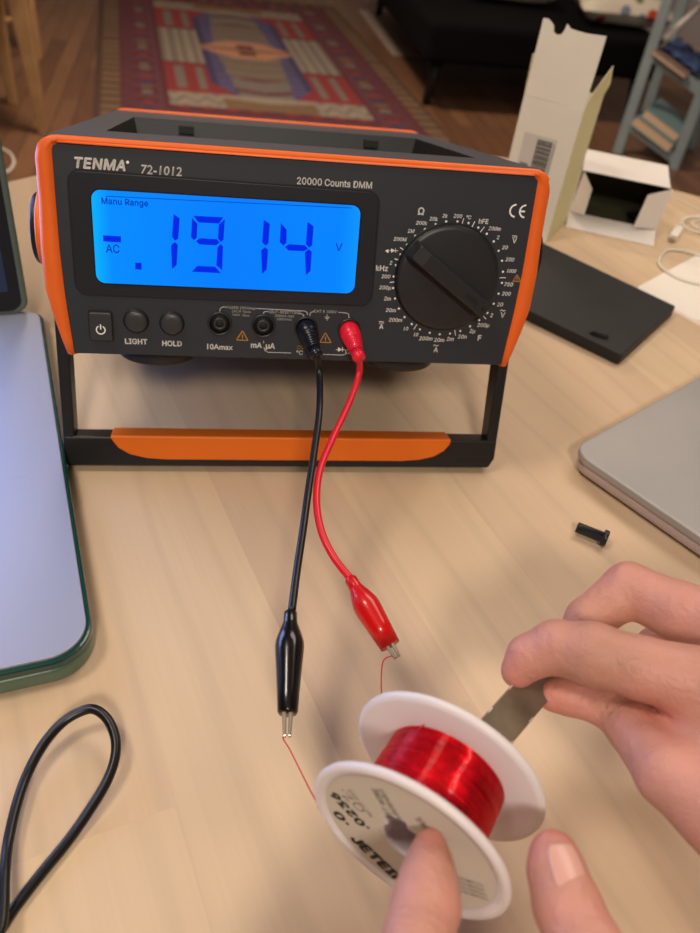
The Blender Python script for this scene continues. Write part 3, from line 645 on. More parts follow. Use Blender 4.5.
for s, X, Y, h in (('Ω',160,82,27),('hFE',403,122,17),('V',523,197,18),('V',477,486,18),('F',387,575,20),('A',217,621,17),('kHz',8,304,20),('A',5,531,17)):
    mb = MB(); text_on(mb, s, *pz(X, Y), h / 3.889, PY, .03); mb.build('quantity_letter', M['ink'], mm)
mb = MB()
def bar(mb, a, b, w, y=PY):      # stroke between two panel pixels
    a = Vector(face(*a)); b = Vector(face(*b)); d = (b - a); q = Vector((-d.y, d.x)).normalized() * w / 2; mb.add([(p.x, y, p.y) for p in (a - q, b - q, b + q, a + q)], [(0, 1, 2, 3)])
for (X, Y, kind) in ((523, 180, 0), (477, 468, 1), (217, 604, 1), (5, 513, 0)):
    mb = MB()
    if kind == 0:
        bar(mb, pz(X - 9, Y - 2), pz(X + 10, Y), .035)
        for k in (-7, 0, 7): bar(mb, pz(X + k - 2, Y + 5), pz(X + k + 2, Y + 5.3), .03)
    else:
        w_ = [(-10, 2), (-5, -2), (0, 1), (5, 3), (10, -1)]
        for i in range(4): bar(mb, pz(X + w_[i][0], Y + w_[i][1]), pz(X + w_[i + 1][0], Y + w_[i + 1][1]), .035)
    mb.build('current_type_mark', M['ink'], mm)
mb = MB()
# CE mark
def arcstroke(mb, px, py, rx, a0, a1, w, y=PY):
    cx, cz = face(px, py); k = 12; o = []; i_ = []
    for t in range(k + 1):
        a = math.radians(a0 + (a1 - a0) * t / k); o.append((cx + rx * math.cos(a), y, cz + rx * math.sin(a))); i_.append((cx + (rx - w) * math.cos(a), y, cz + (rx - w) * math.sin(a)))
    mb.add(o + i_, [(t, t + 1, k + 2 + t, k + 1 + t) for t in range(k)])
arcstroke(mb, 515.5, 210.8, .33, 90, 270, .085); arcstroke(mb, 525.2, 211.4, .33, 90, 270, .085); bar(mb, (520.2, 211.2), (525.0, 211.5), .08)
mb.build('approval_mark', M['ink'], mm); mb = MB()
# diode / buzzer marks
for cx_, cy_ in ((392, 250.5), (339, 349.5)):
    a, b, c = face(cx_ - 1, cy_ - 2.2), face(cx_ - 1, cy_ + 2.2), face(cx_ + 3, cy_); mb.add([(p[0], PY, p[1]) for p in (a, b, c)], [(0, 1, 2)])
    bar(mb, (cx_ + 3.4, cy_ - 2.2), (cx_ + 3.4, cy_ + 2.2), .03); bar(mb, (cx_ - 3, cy_), (cx_ + 6, cy_ + .2), .03)
    mb.build('diode_symbol', M['ink'], mm); mb = MB()
a, b, c = face(388.4, 249), face(388.4, 253), face(385, 250.8); mb.add([(p[0], PY, p[1]) for p in (a, b, c)], [(0, 1, 2)]); mb.build('buzzer_symbol', M['ink'], mm)
mb = MB(); text_on(mb, 'Ω', 347.5, 351.5, 5.0, PY); mb.build('ohm_symbol', M['ink'], mm)
# lower row print
mb = MB()
for s, px, py, h in (('LIGHT', 136.2, 341.4, 5.0), ('HOLD', 172, 343.4, 5.0), ('10Amax', 220, 346.8, 5.2), ('mA', 256.4, 345.2, 5.0), ('µA', 270.4, 346.6, 5.2)):
    text_on(mb, s, px, py, h, PY, .03)
text_on(mb, '°C', 299.5, 352.6, 4.2, PY, .012)
mb.build('terminal_lettering', M['ink'], mm)
mb = MB()
for s, px, py, h in (('FUSED 250Vmax', 241.5, 307.8, 2.6), ('EACH 15min', 241.5, 311.4, 2.4), ('MAX 10sec', 241.2, 315.0, 2.4), ('SELF-RESETTING', 284.8, 312.2, 2.6), ('200mA max', 284.6, 315.8, 2.4), ('600Vmax', 284.5, 319.2, 2.4), ('CAT II 1000V', 325.2, 311.5, 2.8)):
    text_on(mb, s, px, py, h, PY, .015)
for a, b in (((219.6, 311.5), (220.2, 308.5)), ((220.2, 308.5), (222.5, 306.9)), ((222.5, 306.9), (226, 307.0)), ((256.6, 308.4), (305, 311.0)), ((305, 311), (307, 312.3)), ((307, 312.3), (307.6, 315)), ((263.2, 313.6), (264.4, 311.6)), ((264.4, 311.6), (268.5, 311.4)),
             ((299, 313.4), (303, 314.2)), ((303, 314.2), (304, 316.5)), ((309.8, 316), (310.4, 312.6)), ((310.4, 312.6), (315, 310.9)), ((338, 312.2), (346, 312.8)), ((346, 312.8), (348.6, 314)), ((348.6, 314), (348.9, 318)),
             ((263.6, 340.5), (263.7, 343.2)), ((263.8, 347), (265, 350.6)), ((265, 350.6), (268, 352.2)), ((268, 352.2), (291, 352.9)), ((320, 354.2), (342, 355.0)), ((342, 355), (346.4, 353.6)), ((346.4, 353.6), (347.4, 350)), ((327, 314.2), (327, 317)), ((324.6, 317), (329.6, 317.2)), ((325.6, 318.4), (328.6, 318.6)), ((326.6, 319.8), (327.6, 319.9))):
    bar(mb, a, b, .035)
mb.build('terminal_lines', M['inkdim'], mm)
mb = MB()
def warn(px, py, s):
    P3 = [(px, py - s), (px + s * .98, py + s * .68), (px - s * .98, py + s * .62)]
    for i in range(3): bar(mb, P3[i], P3[(i + 1) % 3], .045)
    bar(mb, (px, py - s * .35), (px, py + s * .22), .05); bar(mb, (px, py + s * .34), (px, py + s * .5), .05)
for wq in ((242.3, 336.4, 5.8), (325.4, 338.6, 5.8), (*pz(532, 345), 4.0)): mb = MB(); warn(*wq); mb.build('warning_triangle', M['inko'], mm)
mb = MB()
text_on(mb, 'COM', 303, 347.4, 3.6, PY, .01)
mb.build('common_terminal_mark', M['inko'], mm)
# buttons
def disc_at(px, py): x, z = face(px, py); return x, z
x, z = face(101.2, 325.8)
xz_prism(MB(), rounded([(x - .60, z - .77), (x + .60, z - .77), (x + .60, z + .77), (x - .60, z + .77)], .14), -.02, .1).build('button_gap', M['blackmat'], mm)
pb = xz_prism(MB(), rounded([(x - .54, z - .71), (x + .54, z - .71), (x + .54, z + .71), (x - .54, z + .71)], .12), -.22, .1).build('power_button', M['knob2'], mm, .06, 3)
mb = MB(); k = 20; oo = [];
for t in range(k + 1):
    a = math.radians(120 + 300 * t / k); oo.append((math.cos(a), math.sin(a)))
cx_, cz_ = x, z - .14
mb.add([(cx_ + .235 * c, -.235, cz_ + .235 * s_) for c, s_ in oo] + [(cx_ + .175 * c, -.235, cz_ + .175 * s_) for c, s_ in oo], [(t, t + 1, k + 2 + t, k + 1 + t) for t in range(k)])
mb.add([(cx_ - .032, -.235, cz_ + .02), (cx_ + .032, -.235, cz_ + .02), (cx_ + .032, -.235, cz_ + .28), (cx_ - .032, -.235, cz_ + .28)], [(0, 1, 2, 3)])
mb.build('power_symbol', M['ink'], pb)
for px, py in ((136.2, 321.0), (172.0, 323.3)):
    x, z = face(px, py); lathe(MB(), [(0, .62), (.04, .62)], (x, .0, z), (0, -1, 0), 32).build('button_gap', M['blackmat'], mm)
    lathe(MB(), [(0, .55), (.16, .54), (.22, .46), (.245, .3), (.25, .05)], (x, .0, z), (0, -1, 0), 32).build('push_button', M['knob2'], mm)
# sockets
SK = [face(219.8, 323.6), face(263.4, 325.8), face(306.0, 328.0), face(349.0, 330.0)]
for x, z in SK:
    sk = lathe(MB(), [(0, .62), (.10, .60), (.10, .52), (-.3, .50)], (x, 0, z), (0, -1, 0), 36, cap=False).build('input_socket', M['knob'], mm)
    lathe(MB(), [(0, .585), (.012, .585)], (x, 0, z), (0, -1, 0), 36).build('socket_well', M['blackmat'], sk)
    lathe(MB(), [(.0, .31), (.07, .31), (.07, .20), (.0, .20)], (x, 0, z), (0, -1, 0), 28, cap=False).build('socket_core', M['knob2'], sk)
# range dial
lathe(MB(), [(0, 2.73), (.03, 2.73)], (DC[0], 0, DC[1]), (0, -1, 0), 72).build('dial_groove', M['blackmat'], mm)
kn = lathe(MB(), [(0, 2.66), (.30, 2.64), (.38, 2.57), (.40, 2.4), (.40, .02)], (DC[0], 0, DC[1]), (0, -1, 0), 72).build('range_dial', M['knob'], mm)
ga = Vector(face(*pz(128, 232))); gb = Vector(face(*pz(402, 468))); gd = (gb - ga).normalized(); gn = Vector((-gd.y, gd.x)); gc = Vector(DC)
ha = (ga - gc).dot(gd); hb = (gb - gc).dot(gd)
mb = MB(); w1, w2 = .50, .40; hgt = -1.25
lo = [gc + gd * (-2.62) - gn * w1, gc + gd * 2.62 - gn * w1, gc + gd * 2.62 + gn * w1, gc + gd * (-2.62) + gn * w1]
hi = [gc + gd * (-2.45) - gn * w2, gc + gd * 2.45 - gn * w2, gc + gd * 2.45 + gn * w2, gc + gd * (-2.45) + gn * w2]
hexa(mb, [(p.x, -.38, p.y) for p in lo], [(p.x, hgt, p.y) for p in hi]); mb.build('dial_grip', M['knob'], kn, .1, 3)
mb = MB(); lo = [gc + gd * a + gn * b for a, b in ((-2.40, -w2 + .05), (-1.78, -w2 + .05), (-1.78, w2 - .05), (-2.40, w2 - .05))]
hexa(mb, [(p.x, -1.2, p.y) for p in lo], [(p.x, -1.275, p.y) for p in lo]); mb.build('grip_end', M['knob2'], kn)  # paler plate paints the light caught by the grip's upper end
mb = MB(); lo = [gc + gd * a + gn * b for a, b in ((.95, -.12), (1.75, -.12), (1.75, .12), (.95, .12))]
hexa(mb, [(p.x, -1.2, p.y) for p in lo], [(p.x, -1.262, p.y) for p in lo]); mb.build('grip_slot', M['blackmat'], kn)
mb = MB(); lo = [gc + gd * a + gn * b for a, b in ((2.05, -.1), (2.25, -.1), (2.25, .1), (2.05, .1))]
hexa(mb, [(p.x, -1.2, p.y) for p in lo], [(p.x, -1.27, p.y) for p in lo]); mb.build('pointer_mark', M['blackmat'], kn)
# carrying handle swung down as a stand
hn = MB()
pv = l2w((0, 3.3, 5.4)); bb = Vector((0, .55, .24)); top = Vector((0, pv.y, pv.z)); sd = (bb - top).normalized(); bd = Vector((0, sd.z, -sd.y)); bd = bd if bd.y < 0 else -bd   # bd points to the front
def hw(x, s, t): p = top + sd * s + bd * t; return w2l((x, p.y, p.z))
SL = (bb - top).length
for sx in (-1, 1):
    mb = MB(); xo, xi = sx * 12.42, sx * 11.8
    lo = [hw(xi, 0, -.85), hw(xo, 0, -.85), hw(xo, 0, .85), hw(xi, 0, .85)]; hi = [hw(xi, SL - 1.1, -.55), hw(sx * 12.42, SL - 1.1, -.55), hw(sx * 12.42, SL - 1.1, .65), hw(xi, SL - 1.1, .65)]
    hexa(hn, lo, hi)
    lathe(hn, [(11.8, 1.75), (12.95, 1.75), (13.1, 1.6)], (0, 3.3, 5.4), (sx, 0, 0), 40)
pts = [(-12.42, SL - 1.75), (12.42, SL - 1.75), (12.42, SL - .6), (12.12, SL), (-12.3, SL), (-12.42, SL - .25)]
n = 6; hn.add([hw(x, s, .68) for x, s in pts] + [hw(x, s, -.6) for x, s in pts], [tuple(range(6)), tuple(range(6, 12))[::-1]] + [(i, (i + 1) % 6, 6 + (i + 1) % 6, 6 + i) for i in range(6)])
ho = hn.build('handle', M['black'], mm, .12, 3)
# orange grip insert wrapping the top and front of the bar
ins = [(-9.9, -1.80), (9.55, -1.80), (9.5, -1.5), (9.2, -1.1), (8.6, -.72), (7.7, -.5), (6.6, -.42), (-7.0, -.42), (-8.0, -.5), (-8.9, -.72), (-9.5, -1.1), (-9.8, -1.5)]
mb = MB(); n = len(ins); mb.add([hw(x, SL + s, .78) for x, s in ins] + [hw(x, SL + s, .3) for x, s in ins], [tuple(range(n)), tuple(range(n, 2 * n))[::-1]] + [(i, (i + 1) % n, n + (i + 1) % n, n + i) for i in range(n)])
hexa(mb, [hw(-9.9, SL - 1.85, .78), hw(9.55, SL - 1.85, .78), hw(9.55, SL - 1.85, -.62), hw(-9.9, SL - 1.85, -.62)], [hw(-9.9, SL - 1.6, .78), hw(9.55, SL - 1.6, .78), hw(9.55, SL - 1.6, -.5), hw(-9.9, SL - 1.6, -.5)])
mb.build('grip_insert', M['orange2'], ho, .1, 3)
mb = MB()
for a, b, c, d in ((9.3, 12.2, .52, .46), (12.14, 12.2, 1.15, .46)): mb.add([hw(a, SL - c, .69), hw(b, SL - c, .69), hw(b, SL - d, .69), hw(a, SL - d, .69)], [(0, 1, 2, 3)])
mb.build('catch_line', M['blackmat'], ho)
for sx in (-1,):
    lathe(MB(), [(12.4, 1.95), (12.72, 1.95), (12.8, 1.85)], (0, 3.3, 5.4), (sx, 0, 0), 40).build('pivot_ring', M['orange2'], ho)
    lathe(MB(), [(12.4, 1.95), (12.72, 1.95), (12.8, 1.85)], (0, 3.3, 5.4), (-sx, 0, 0), 40).build('pivot_ring', M['orange2'], ho)

# ------------------------------------------------------------------ test leads
def lead(name, sock, cable_pts, cablem, plugm, bootm, clip_a, clip_b, boot_w, label, cr, jl=.85):
    a = l2w((sock[0], 0, sock[1])); ax = (l2w((sock[0], -1, sock[1])) - a)
    r = empty(name, a, label, 'test lead', 'test leads plugged into the multimeter')
    prof = [(-.2, .46), (.02, .52), (.3, .53), (.6, .51), (.62, .47)]
    t = .66
    while t < 1.38: rr = .47 - (t - .66) * .16; prof += [(t, rr), (t + .08, rr), (t + .085, rr - .08), (t + .135, rr - .08)]; t += .14
    prof += [(1.45, .35), (1.95, .33), (2.02, .26), (2.04, .18)]
    d0 = ax.normalized(); t_ = Vector(cable_pts[0]) - (a + d0 * 1.2); mb = MB()
    # the strain relief sags a little towards the cable
    lathe(mb, prof, a, d0 + (t_.normalized() - d0) * .35, 28); mb.build('banana_plug', plugm, r, base=a)
    end = a + (d0 + (t_.normalized() - d0) * .35).normalized() * 1.95
    pts = spline([end - (d0 * .3), end] + [Vector(p) for p in cable_pts[1:]], 10)
    tube(MB(), pts, cr, 14).build('cable', cablem, r, base=a)
    A, B = Vector(clip_a), Vector(clip_b); d = (B - A); Ln = d.length; dn = d.normalized()
    view = (Vector(CP) - A).normalized(); side = dn.cross(view).normalized()
    pf = [(-.05, cr + .06), (.0, .27), (.35, .28), (.5, .31), (.9, .46), (1.25, .56), (1.45, .575), (1.7, .56), (2.4, .50), (3.3, .43), (Ln - .08, .38), (Ln, .33)]
    bo = lathe(MB(), [(t, w * boot_w) for t, w in pf], A, dn, 32, sx=1.0, udir=side).build('boot', bootm, r, base=a)
    for s in (1, -1):
        mb = MB(); o = A + dn * (Ln - .3) + side * (.13 * s); e = A + dn * (Ln + jl) + side * (.09 * s); up = side.cross(dn)
        lo = [o - side * .09 - up * .26, o + side * .09 - up * .26, o + side * .09 + up * .26, o - side * .09 + up * .26]
        hi = [e - side * .06 - up * .12, e + side * .06 - up * .12, e + side * .06 + up * .12, e - side * .06 + up * .12]
        hexa(mb, lo, hi); mb.build('jaw', M['steel'], r, .03, base=a)
    return A + dn * (Ln + jl)
ZB = 4.9
pb_ = [at(314, 348, 8.4), at(319.5, 374, 8.0), at(319.5, 410, 7.6), at(314.5, 450, 6.9), at(308.5, 490, 6.3), at(303, 530, 5.9), at(297, 570, 5.5), at(291.5, 613, 5.2)]
ba, bbp = at(290.5, 613, 5.2), at(287.6, 714, 4.4)
tip_b = lead('test_lead', SK[2], pb_, M['blkcable'], M['bluplug'], M['blkboot'], ba, bbp, 1.0, 'black test lead running down to a black crocodile clip, plugged in beside the red one', .17)
pr_ = [at(358, 358, 8.4), at(359, 374, 8.0), at(350, 401, 7.4), at(332, 440, 6.8), at(320, 470, 6.4), at(316.5, 500, 6.1), at(321, 530, 5.8), at(333, 556, 5.5), at(350.5, 579, 5.2)]
ra, rb = at(350.5, 579, 5.2), at(390.5, 646, 4.4)
tip_r = lead('test_lead', SK[3], pr_, M['redcable'], M['redplug'], M['redboot'], ra, rb, 1.0, 'red test lead curving down to a red crocodile clip', .17, .55)

# ------------------------------------------------------------------ wire spool
SN = Vector((.6127, .7898, .029)).normalized(); SCt = Vector((1.432, -24.863, 7.455)); SU = SN.cross(Vector((0, 0, 1))).normalized(); SV = SU.cross(SN).normalized()
if SV.z < 0: SV = -SV
sp = empty('wire_spool', SCt - Vector((0, 0, 3.2)), 'white plastic spool wound with fine red enamelled wire, held above the table', 'spool'); SB = SCt - Vector((0, 0, 3.2))
def ringflange(off, out):
    # keyhole-bored disc with a raised rounded rim; out = +1 when its outer face points along SN
    mb = MB(); n = 96; R_ = 3.2
    def hole(a):
        r = .80
        for c in (math.radians(125),):
            if abs((a - c + math.pi) % (2 * math.pi) - math.pi) < .42: r = 1.12
        return r
    rings = [(lambda a: hole(a), 0), (lambda a: 2.84, 0), (lambda a: 2.92, out * .07), (lambda a: 3.08, out * .10), (lambda a: 3.18, out * .05), (lambda a: 3.2, -out * .05), (lambda a: 3.15, -out * .16), (lambda a: 3.0, -out * .20), (lambda a: 2.0, -out * .16), (lambda a: hole(a), -out * .16)]
    vs = []
    for f, h in rings:
        for i in range(n):
            a = 2 * math.pi * i / n; r = f(a); vs.append(SCt + SN * (off + h) + SU * r * math.cos(a) + SV * r * math.sin(a))
    k = len(rings); fs = [(j * n + i, j * n + (i + 1) % n, ((j + 1) % k) * n + (i + 1) % n, ((j + 1) % k) * n + i) for j in range(k) for i in range(n)]
    return mb.add(vs, fs, True)
ringflange(0, -1).build('flange', M['spool'], sp, base=SB); ringflange(2.79, 1).build('flange', M['spool'], sp, base=SB)
lathe(MB(), [(.1, 1.05), (2.7, 1.05)], SCt, SN, 48, cap=False).build('hub', M['hub'], sp, base=SB)
lathe(MB(), [(.1, .86), (2.7, .86)], SCt, SN, 48, cap=False).build('bore', M['hub'], sp, base=SB)
mb = MB(); pf = []; t = .14; NW = 58; random.seed(3)
for i in range(NW):
    w = 2.50 / NW; rr = 1.93 + .05 * math.sin(math.pi * i / NW) + random.uniform(-.025, .02) - (.16 if i in (0,) else 0)
    pf += [(t + w * .02, rr - .03), (t + w * .3, rr), (t + w * .7, rr)]; t += w
lathe(mb, pf, SCt, SN, 120, cap=False); wd = mb.build('wire_winding', M['wire'], sp, base=SB)
uvl = wd.data.uv_layers.new(name='UVMap'); nr = len(pf)
for pg in wd.data.polygons:
    for li in pg.loop_indices:
        vi = wd.data.loops[li].vertex_index; j, i = divmod(vi, 120)
        if i == 0 and any(wd.data.loops[q].vertex_index % 120 == 119 for q in pg.loop_indices): i = 120
        uvl.data[li].uv = (j / nr, i / 120)
# label on the near flange
mb = MB(); n = 96; vs = []
for h, rf in ((-.012, 2.78), (-.012, 0)):
    for i in range(n):
        a = 2 * math.pi * i / n; r = rf if rf else (1.14 if abs((a - math.radians(125) + math.pi) % (2 * math.pi) - math.pi) < .44 else .83); vs.append(SCt + SN * h + SU * r * math.cos(a) + SV * r * math.sin(a))
mb.add(vs, [(i, (i + 1) % n, n + (i + 1) % n, n + i) for i in range(n)]); mb.build('paper_label', M['label'], sp, base=SB)
def flpt(px, py):
    d = Vector(ray(px, py)); o = Vector(CP); t = (SCt - o).dot(SN) / d.dot(SN); p = o + d * t - SCt; return p.dot(SU), p.dot(SV)
def ltext(mb, s, a, b, size, bold=0, flip=False):    # text running from pixel a to pixel b on the near flange
    A, B = Vector(flpt(*a)), Vector(flpt(*b)); v, f = glyphs(s, 1, bold); w = max(p[0] for p in v) * 2; d = B - A; L_ = d.length; d.normalize(); q = Vector((-d.y, d.x)); c = (A + B) / 2; kx = L_ / w
    mb.add([SCt - SN * .02 + SU * (c.x + d.x * p[0] * kx + q.x * p[1] * size) + SV * (c.y + d.y * p[0] * kx + q.y * p[1] * size) for p in v], f)
mb = MB(); ltext(mb, 'JETEIN', (353, 836), (405, 884), .66, .06)
ltext(mb, '.0236', (367, 829), (332, 792), .5, .05); ltext(mb, '.0', (345, 824), (337, 811), .5, .05)
mb.build('label_lettering', M['labelink'], sp, base=SB)
mb = MB(); ltext(mb, 'OZ.', (364, 811), (340, 790), .5); ltext(mb, 'NO. 22 AWG', (372, 816), (349, 789), .26)
ltext(mb, 'MAGNET WIRE', (400, 833), (374, 788), .3, .01); ltext(mb, 'SOLDERABLE', (404, 826), (380, 788), .26, .01); ltext(mb, 'W/L', (427, 828), (417, 816), .36, .01)
for k in range(4): ltext(mb, 'HAZARD NOTE', (488 - k * 1.5, 899 - k * 4.6), (457 - k * 1.5, 889 - k * 4.6), .17, .01)
mb.build('label_small_print', M['labelgrey'], sp, base=SB)
# loose ends clipped to the leads
def onfl(u, v, off): return SCt + SN * off + SU * u + SV * v
e1 = [tip_b + Vector((0, .1, 0)), at(283, 738, 4.2), at(290, 750, 4.3), at(300, 770, 4.6), at(310, 790, 5.2), at(317, 802, 5.8), at(323, 809, 6.3), onfl(-2.2, -.6, .8), onfl(-1.85, -.5, 1.0)]
tube(MB(), spline(e1, 8), .026, 8).build('loose_end', M['finewire'], sp, base=SB)
e2 = [tip_r, at(392, 656, 4.3), at(384, 660, 4.2), at(381.5, 672, 4.4), at(381.5, 690, 4.9), at(384, 705, 5.4), onfl(-1.2, 1.5, 3.0), onfl(-1.2, 1.5, 2.4)]
tube(MB(), spline(e2, 8), .026, 8).build('loose_end', M['finewire'], sp, base=SB)

# ------------------------------------------------------------------ steel strip held in the right hand
s0, s1 = at(487, 742, 7.55), at(548, 672, 7.75); d = (s1 - s0).normalized(); nrm = Vector((-.25, -.55, .8)); nrm = (nrm - d * nrm.dot(d)).normalized(); sd_ = d.cross(nrm)
mb = MB(); a = s0 - d * .3; b = s1 + d * .9; w = sd_ * .62; h = nrm * .05
hexa(mb, [a - w - h, a + w - h, a + w + h, a - w + h], [b - w - h, b + w - h, b + w + h, b - w + h])
st = empty('steel_strip', a, 'flat steel strip with bright nicks along its edges, pinched between finger and thumb', 'metal strip')
mb.build('blade', M['steel2'], st, .03, base=a)
mb = MB()
for k, s in ((.9, 1), (2.1, 1), (3.0, -1), (1.2, -1), (2.4, -1)):
    o = a + d * k + sd_ * (.60 * s) + nrm * .055; q = d * .12; e = sd_ * .035; mb.add([o - q - e, o + q - e, o + q + e, o - q + e], [(0, 1, 2, 3)])
mb.build('edge_nick', mat('bright_nick', (235, 228, 215), .2, .6), st, base=a)

# ------------------------------------------------------------------ hands
def seg_sdf(P, a, b, ra, rb):
    a, b = np.array(a), np.array(b); ab = b - a; t = np.clip(((P - a) @ ab) / max(ab @ ab, 1e-9), 0, 1); return np.linalg.norm(P - a - t[..., None] * ab, axis=-1) - (ra + (rb - ra) * t)
def smin(a, b, k): h = np.clip(.5 + .5 * (b - a) / k, 0, 1); return b * (1 - h) + a * h - k * h * (1 - h)
def nets(F, lo, h):
    ins = F < 0; nx, ny, nz = F.shape
    c = np.zeros((nx - 1, ny - 1, nz - 1), int)
    for i in (0, 1):
        for j in (0, 1):
            for k in (0, 1): c += ins[i:nx - 1 + i, j:ny - 1 + j, k:nz - 1 + k]
    act = (c > 0) & (c < 8); idx = -np.ones(act.shape, int); cells = np.argwhere(act); idx[act] = np.arange(len(cells))
    acc = np.zeros((len(cells), 3)); cnt = np.zeros(len(cells))
    cor = [(i, j, k) for i in (0, 1) for j in (0, 1) for k in (0, 1)]
    for p in range(8):
        for q in range(p + 1, 8):
            A, B = np.array(cor[p]), np.array(cor[q])
            if abs(A - B).sum() != 1: continue
            fa = F[tuple((cells + A).T)]; fb = F[tuple((cells + B).T)]; m = (fa < 0) != (fb < 0); t = np.where(m, fa / np.where(m, fa - fb, 1), 0)
            acc[m] += (cells[m] + A + t[m, None] * (B - A)); cnt[m] += 1
    V = acc / cnt[:, None] * h + np.array(lo); quads = []
    for ax in range(3):
        sl0 = [slice(None)] * 3; sl1 = [slice(None)] * 3; sl0[ax] = slice(0, -1); sl1[ax] = slice(1, None)
        ch = ins[tuple(sl0)] != ins[tuple(sl1)]; E = np.argwhere(ch); o1, o2 = [d_ for d_ in range(3) if d_ != ax]
        ok = (E[:, o1] > 0) & (E[:, o2] > 0) & (E[:, o1] < F.shape[o1] - 1) & (E[:, o2] < F.shape[o2] - 1); E = E[ok]
        u = np.zeros(3, int); v = np.zeros(3, int); u[o1] = 1; v[o2] = 1
        q = np.stack([idx[tuple((E - u - v).T)], idx[tuple((E - v).T)], idx[tuple(E.T)], idx[tuple((E - u).T)]], 1); quads.append(q)
    return V, np.concatenate(quads)
def hand(name, digits, palm, creases, reds_and_shade, label, base, nails, h=.10):
    """digits: chains of (point, radius); palm: list of (a, b, ra, rb); one continuous skin surface"""
    pts = [p for dg in digits for p, r in dg] + [q for s in palm for q in (s[0], s[1])]
    lo = np.min([list(p) for p in pts], 0) - 3.6; hi = np.max([list(p) for p in pts], 0) + 3.6
    G = [np.arange(lo[i], hi[i], h) for i in range(3)]; shp = tuple(len(g) for g in G)
    P = np.stack(np.meshgrid(*G, indexing='ij'), -1).astype(np.float32)
    pd = None
    for a, b, r0, r1 in palm:
        d_ = seg_sdf(P, a, b, r0, r1); pd = d_ if pd is None else smin(pd, d_, .9)
    tot = pd
    for dg in digits:
        dd = None
        for (a, r0), (b, r1) in zip(dg[:-1], dg[1:]):
            d_ = seg_sdf(P, a, b, r0, r1); dd = d_ if dd is None else smin(dd, d_, .22)
        tot = smin(tot, smin(pd, dd, .7), .05)
    for c, ax, reach, w, dep in creases:
        ax = np.array(Vector(ax).normalized()); q = P - np.array(c); pr = q @ ax; tot = tot + dep * np.exp(-(pr / w) ** 2) * np.exp(-(np.linalg.norm(q, axis=-1) / reach) ** 2)
    V, Q = nets(tot, lo, h)
    # relax
    for it in range(3):
        acc = np.zeros_like(V); cnt = np.zeros(len(V))
        for a_, b_ in ((0, 1), (1, 2), (2, 3), (3, 0)):
            np.add.at(acc, Q[:, a_], V[Q[:, b_]]); np.add.at(cnt, Q[:, a_], 1); np.add.at(acc, Q[:, b_], V[Q[:, a_]]); np.add.at(cnt, Q[:, b_], 1)
        V = V * .5 + .5 * acc / np.maximum(cnt, 1)[:, None]
    mb = MB(); mb.v = [tuple(v) for v in V]; mb.f = [tuple(int(i) for i in q) for q in Q]; mb.sm = [True] * len(mb.f)
    col = np.ones((len(V), 3))
    for c, r, s in reds_and_shade:
        k = np.exp(-(np.linalg.norm(V - np.array(c), axis=1) / r) ** 2)[:, None]; col *= 1 - k * (1 - np.array(s))
    mb.col = col
    o = mb.build(name, M['skin'], base=base); tag(o, label, 'hand')
    for c, ax, up, rad, ln, wd in nails:       # centre on the surface, finger axis, outward normal, finger radius
        c, ax, up = Vector(c), Vector(ax).normalized(), Vector(up); up = (up - ax * up.dot(ax)).normalized(); sd2 = ax.cross(up); n_ = 12; vs = []
        for layer in (0, -.09):
            for j in range(n_ + 1):
                for i in range(n_ + 1):
                    u, v = 2 * i / n_ - 1, 2 * j / n_ - 1; ww = wd * (1 - .10 * v * v) * math.sqrt(max(.0, 1 - .55 * max(0, abs(v) - .55) ** 2 * 4)); th = u * ww / rad
                    vs.append(c - up * rad + (up * math.cos(th) + sd2 * math.sin(th)) * (rad + layer + .045 - v * .05 - .05 * max(0, v) ** 2) + ax * (v * ln))
        N2 = (n_ + 1) ** 2; fs = []
        for l in range(2): fs += [(l * N2 + j * (n_ + 1) + i, l * N2 + j * (n_ + 1) + i + 1, l * N2 + (j + 1) * (n_ + 1) + i + 1, l * N2 + (j + 1) * (n_ + 1) + i) for j in range(n_) for i in range(n_)]
        ed = [i for i in range(n_ + 1)] + [j * (n_ + 1) + n_ for j in range(1, n_ + 1)] + [n_ * (n_ + 1) + i for i in range(n_ - 1, -1, -1)] + [j * (n_ + 1) for j in range(n_ - 1, 0, -1)]
        fs += [(ed[i], ed[(i + 1) % len(ed)], ed[(i + 1) % len(ed)] + N2, ed[i] + N2) for i in range(len(ed))]
        MB().add(vs, fs, True).build('fingernail', M['nail'], o, base=base)
    return o
GAP_SHADE = (.80, .62, .62); PINK = (1.0, .84, .84)  # dark tint paints shade between the fingers; pink is flushed fingertip skin
# right hand: index finger and thumb pinch the strip
ix = [(at(518, 671, 8.05), .60), (at(529, 657, 8.5), .76), (at(556, 647, 9.1), .90), (at(592, 654, 9.5), 1.05), (at(640, 668, 9.8), 1.02), (at(730, 690, 10.1), 1.25)]
md = [(at(568, 652, 6.9), .68), (at(588, 620, 7.7), .84), (at(629, 589, 8.6), 1.0), (at(680, 612, 9.0), 1.1), (at(745, 636, 9.6), 1.25)]
rg = [(at(628, 672, 5.6), .6), (at(655, 645, 5.7), .7), (at(692, 622, 6.6), .84), (at(740, 600, 8.6), .95), (at(790, 610, 9.2), 1.05)]
pk = [(at(690, 690, 5.0), .55), (at(715, 660, 4.9), .62), (at(750, 625, 5.8), .72), (at(780, 600, 7.8), .85), (at(830, 620, 8.6), .95)]
th = [(at(553, 695, 7.35), .58), (at(568, 695, 7.4), .68), (at(607, 705, 7.7), .74), (at(632, 727, 8.0), .84), (at(668, 775, 8.5), .98), (at(735, 830, 8.9), 1.25)]
wr = at(905, 770, 9.0)
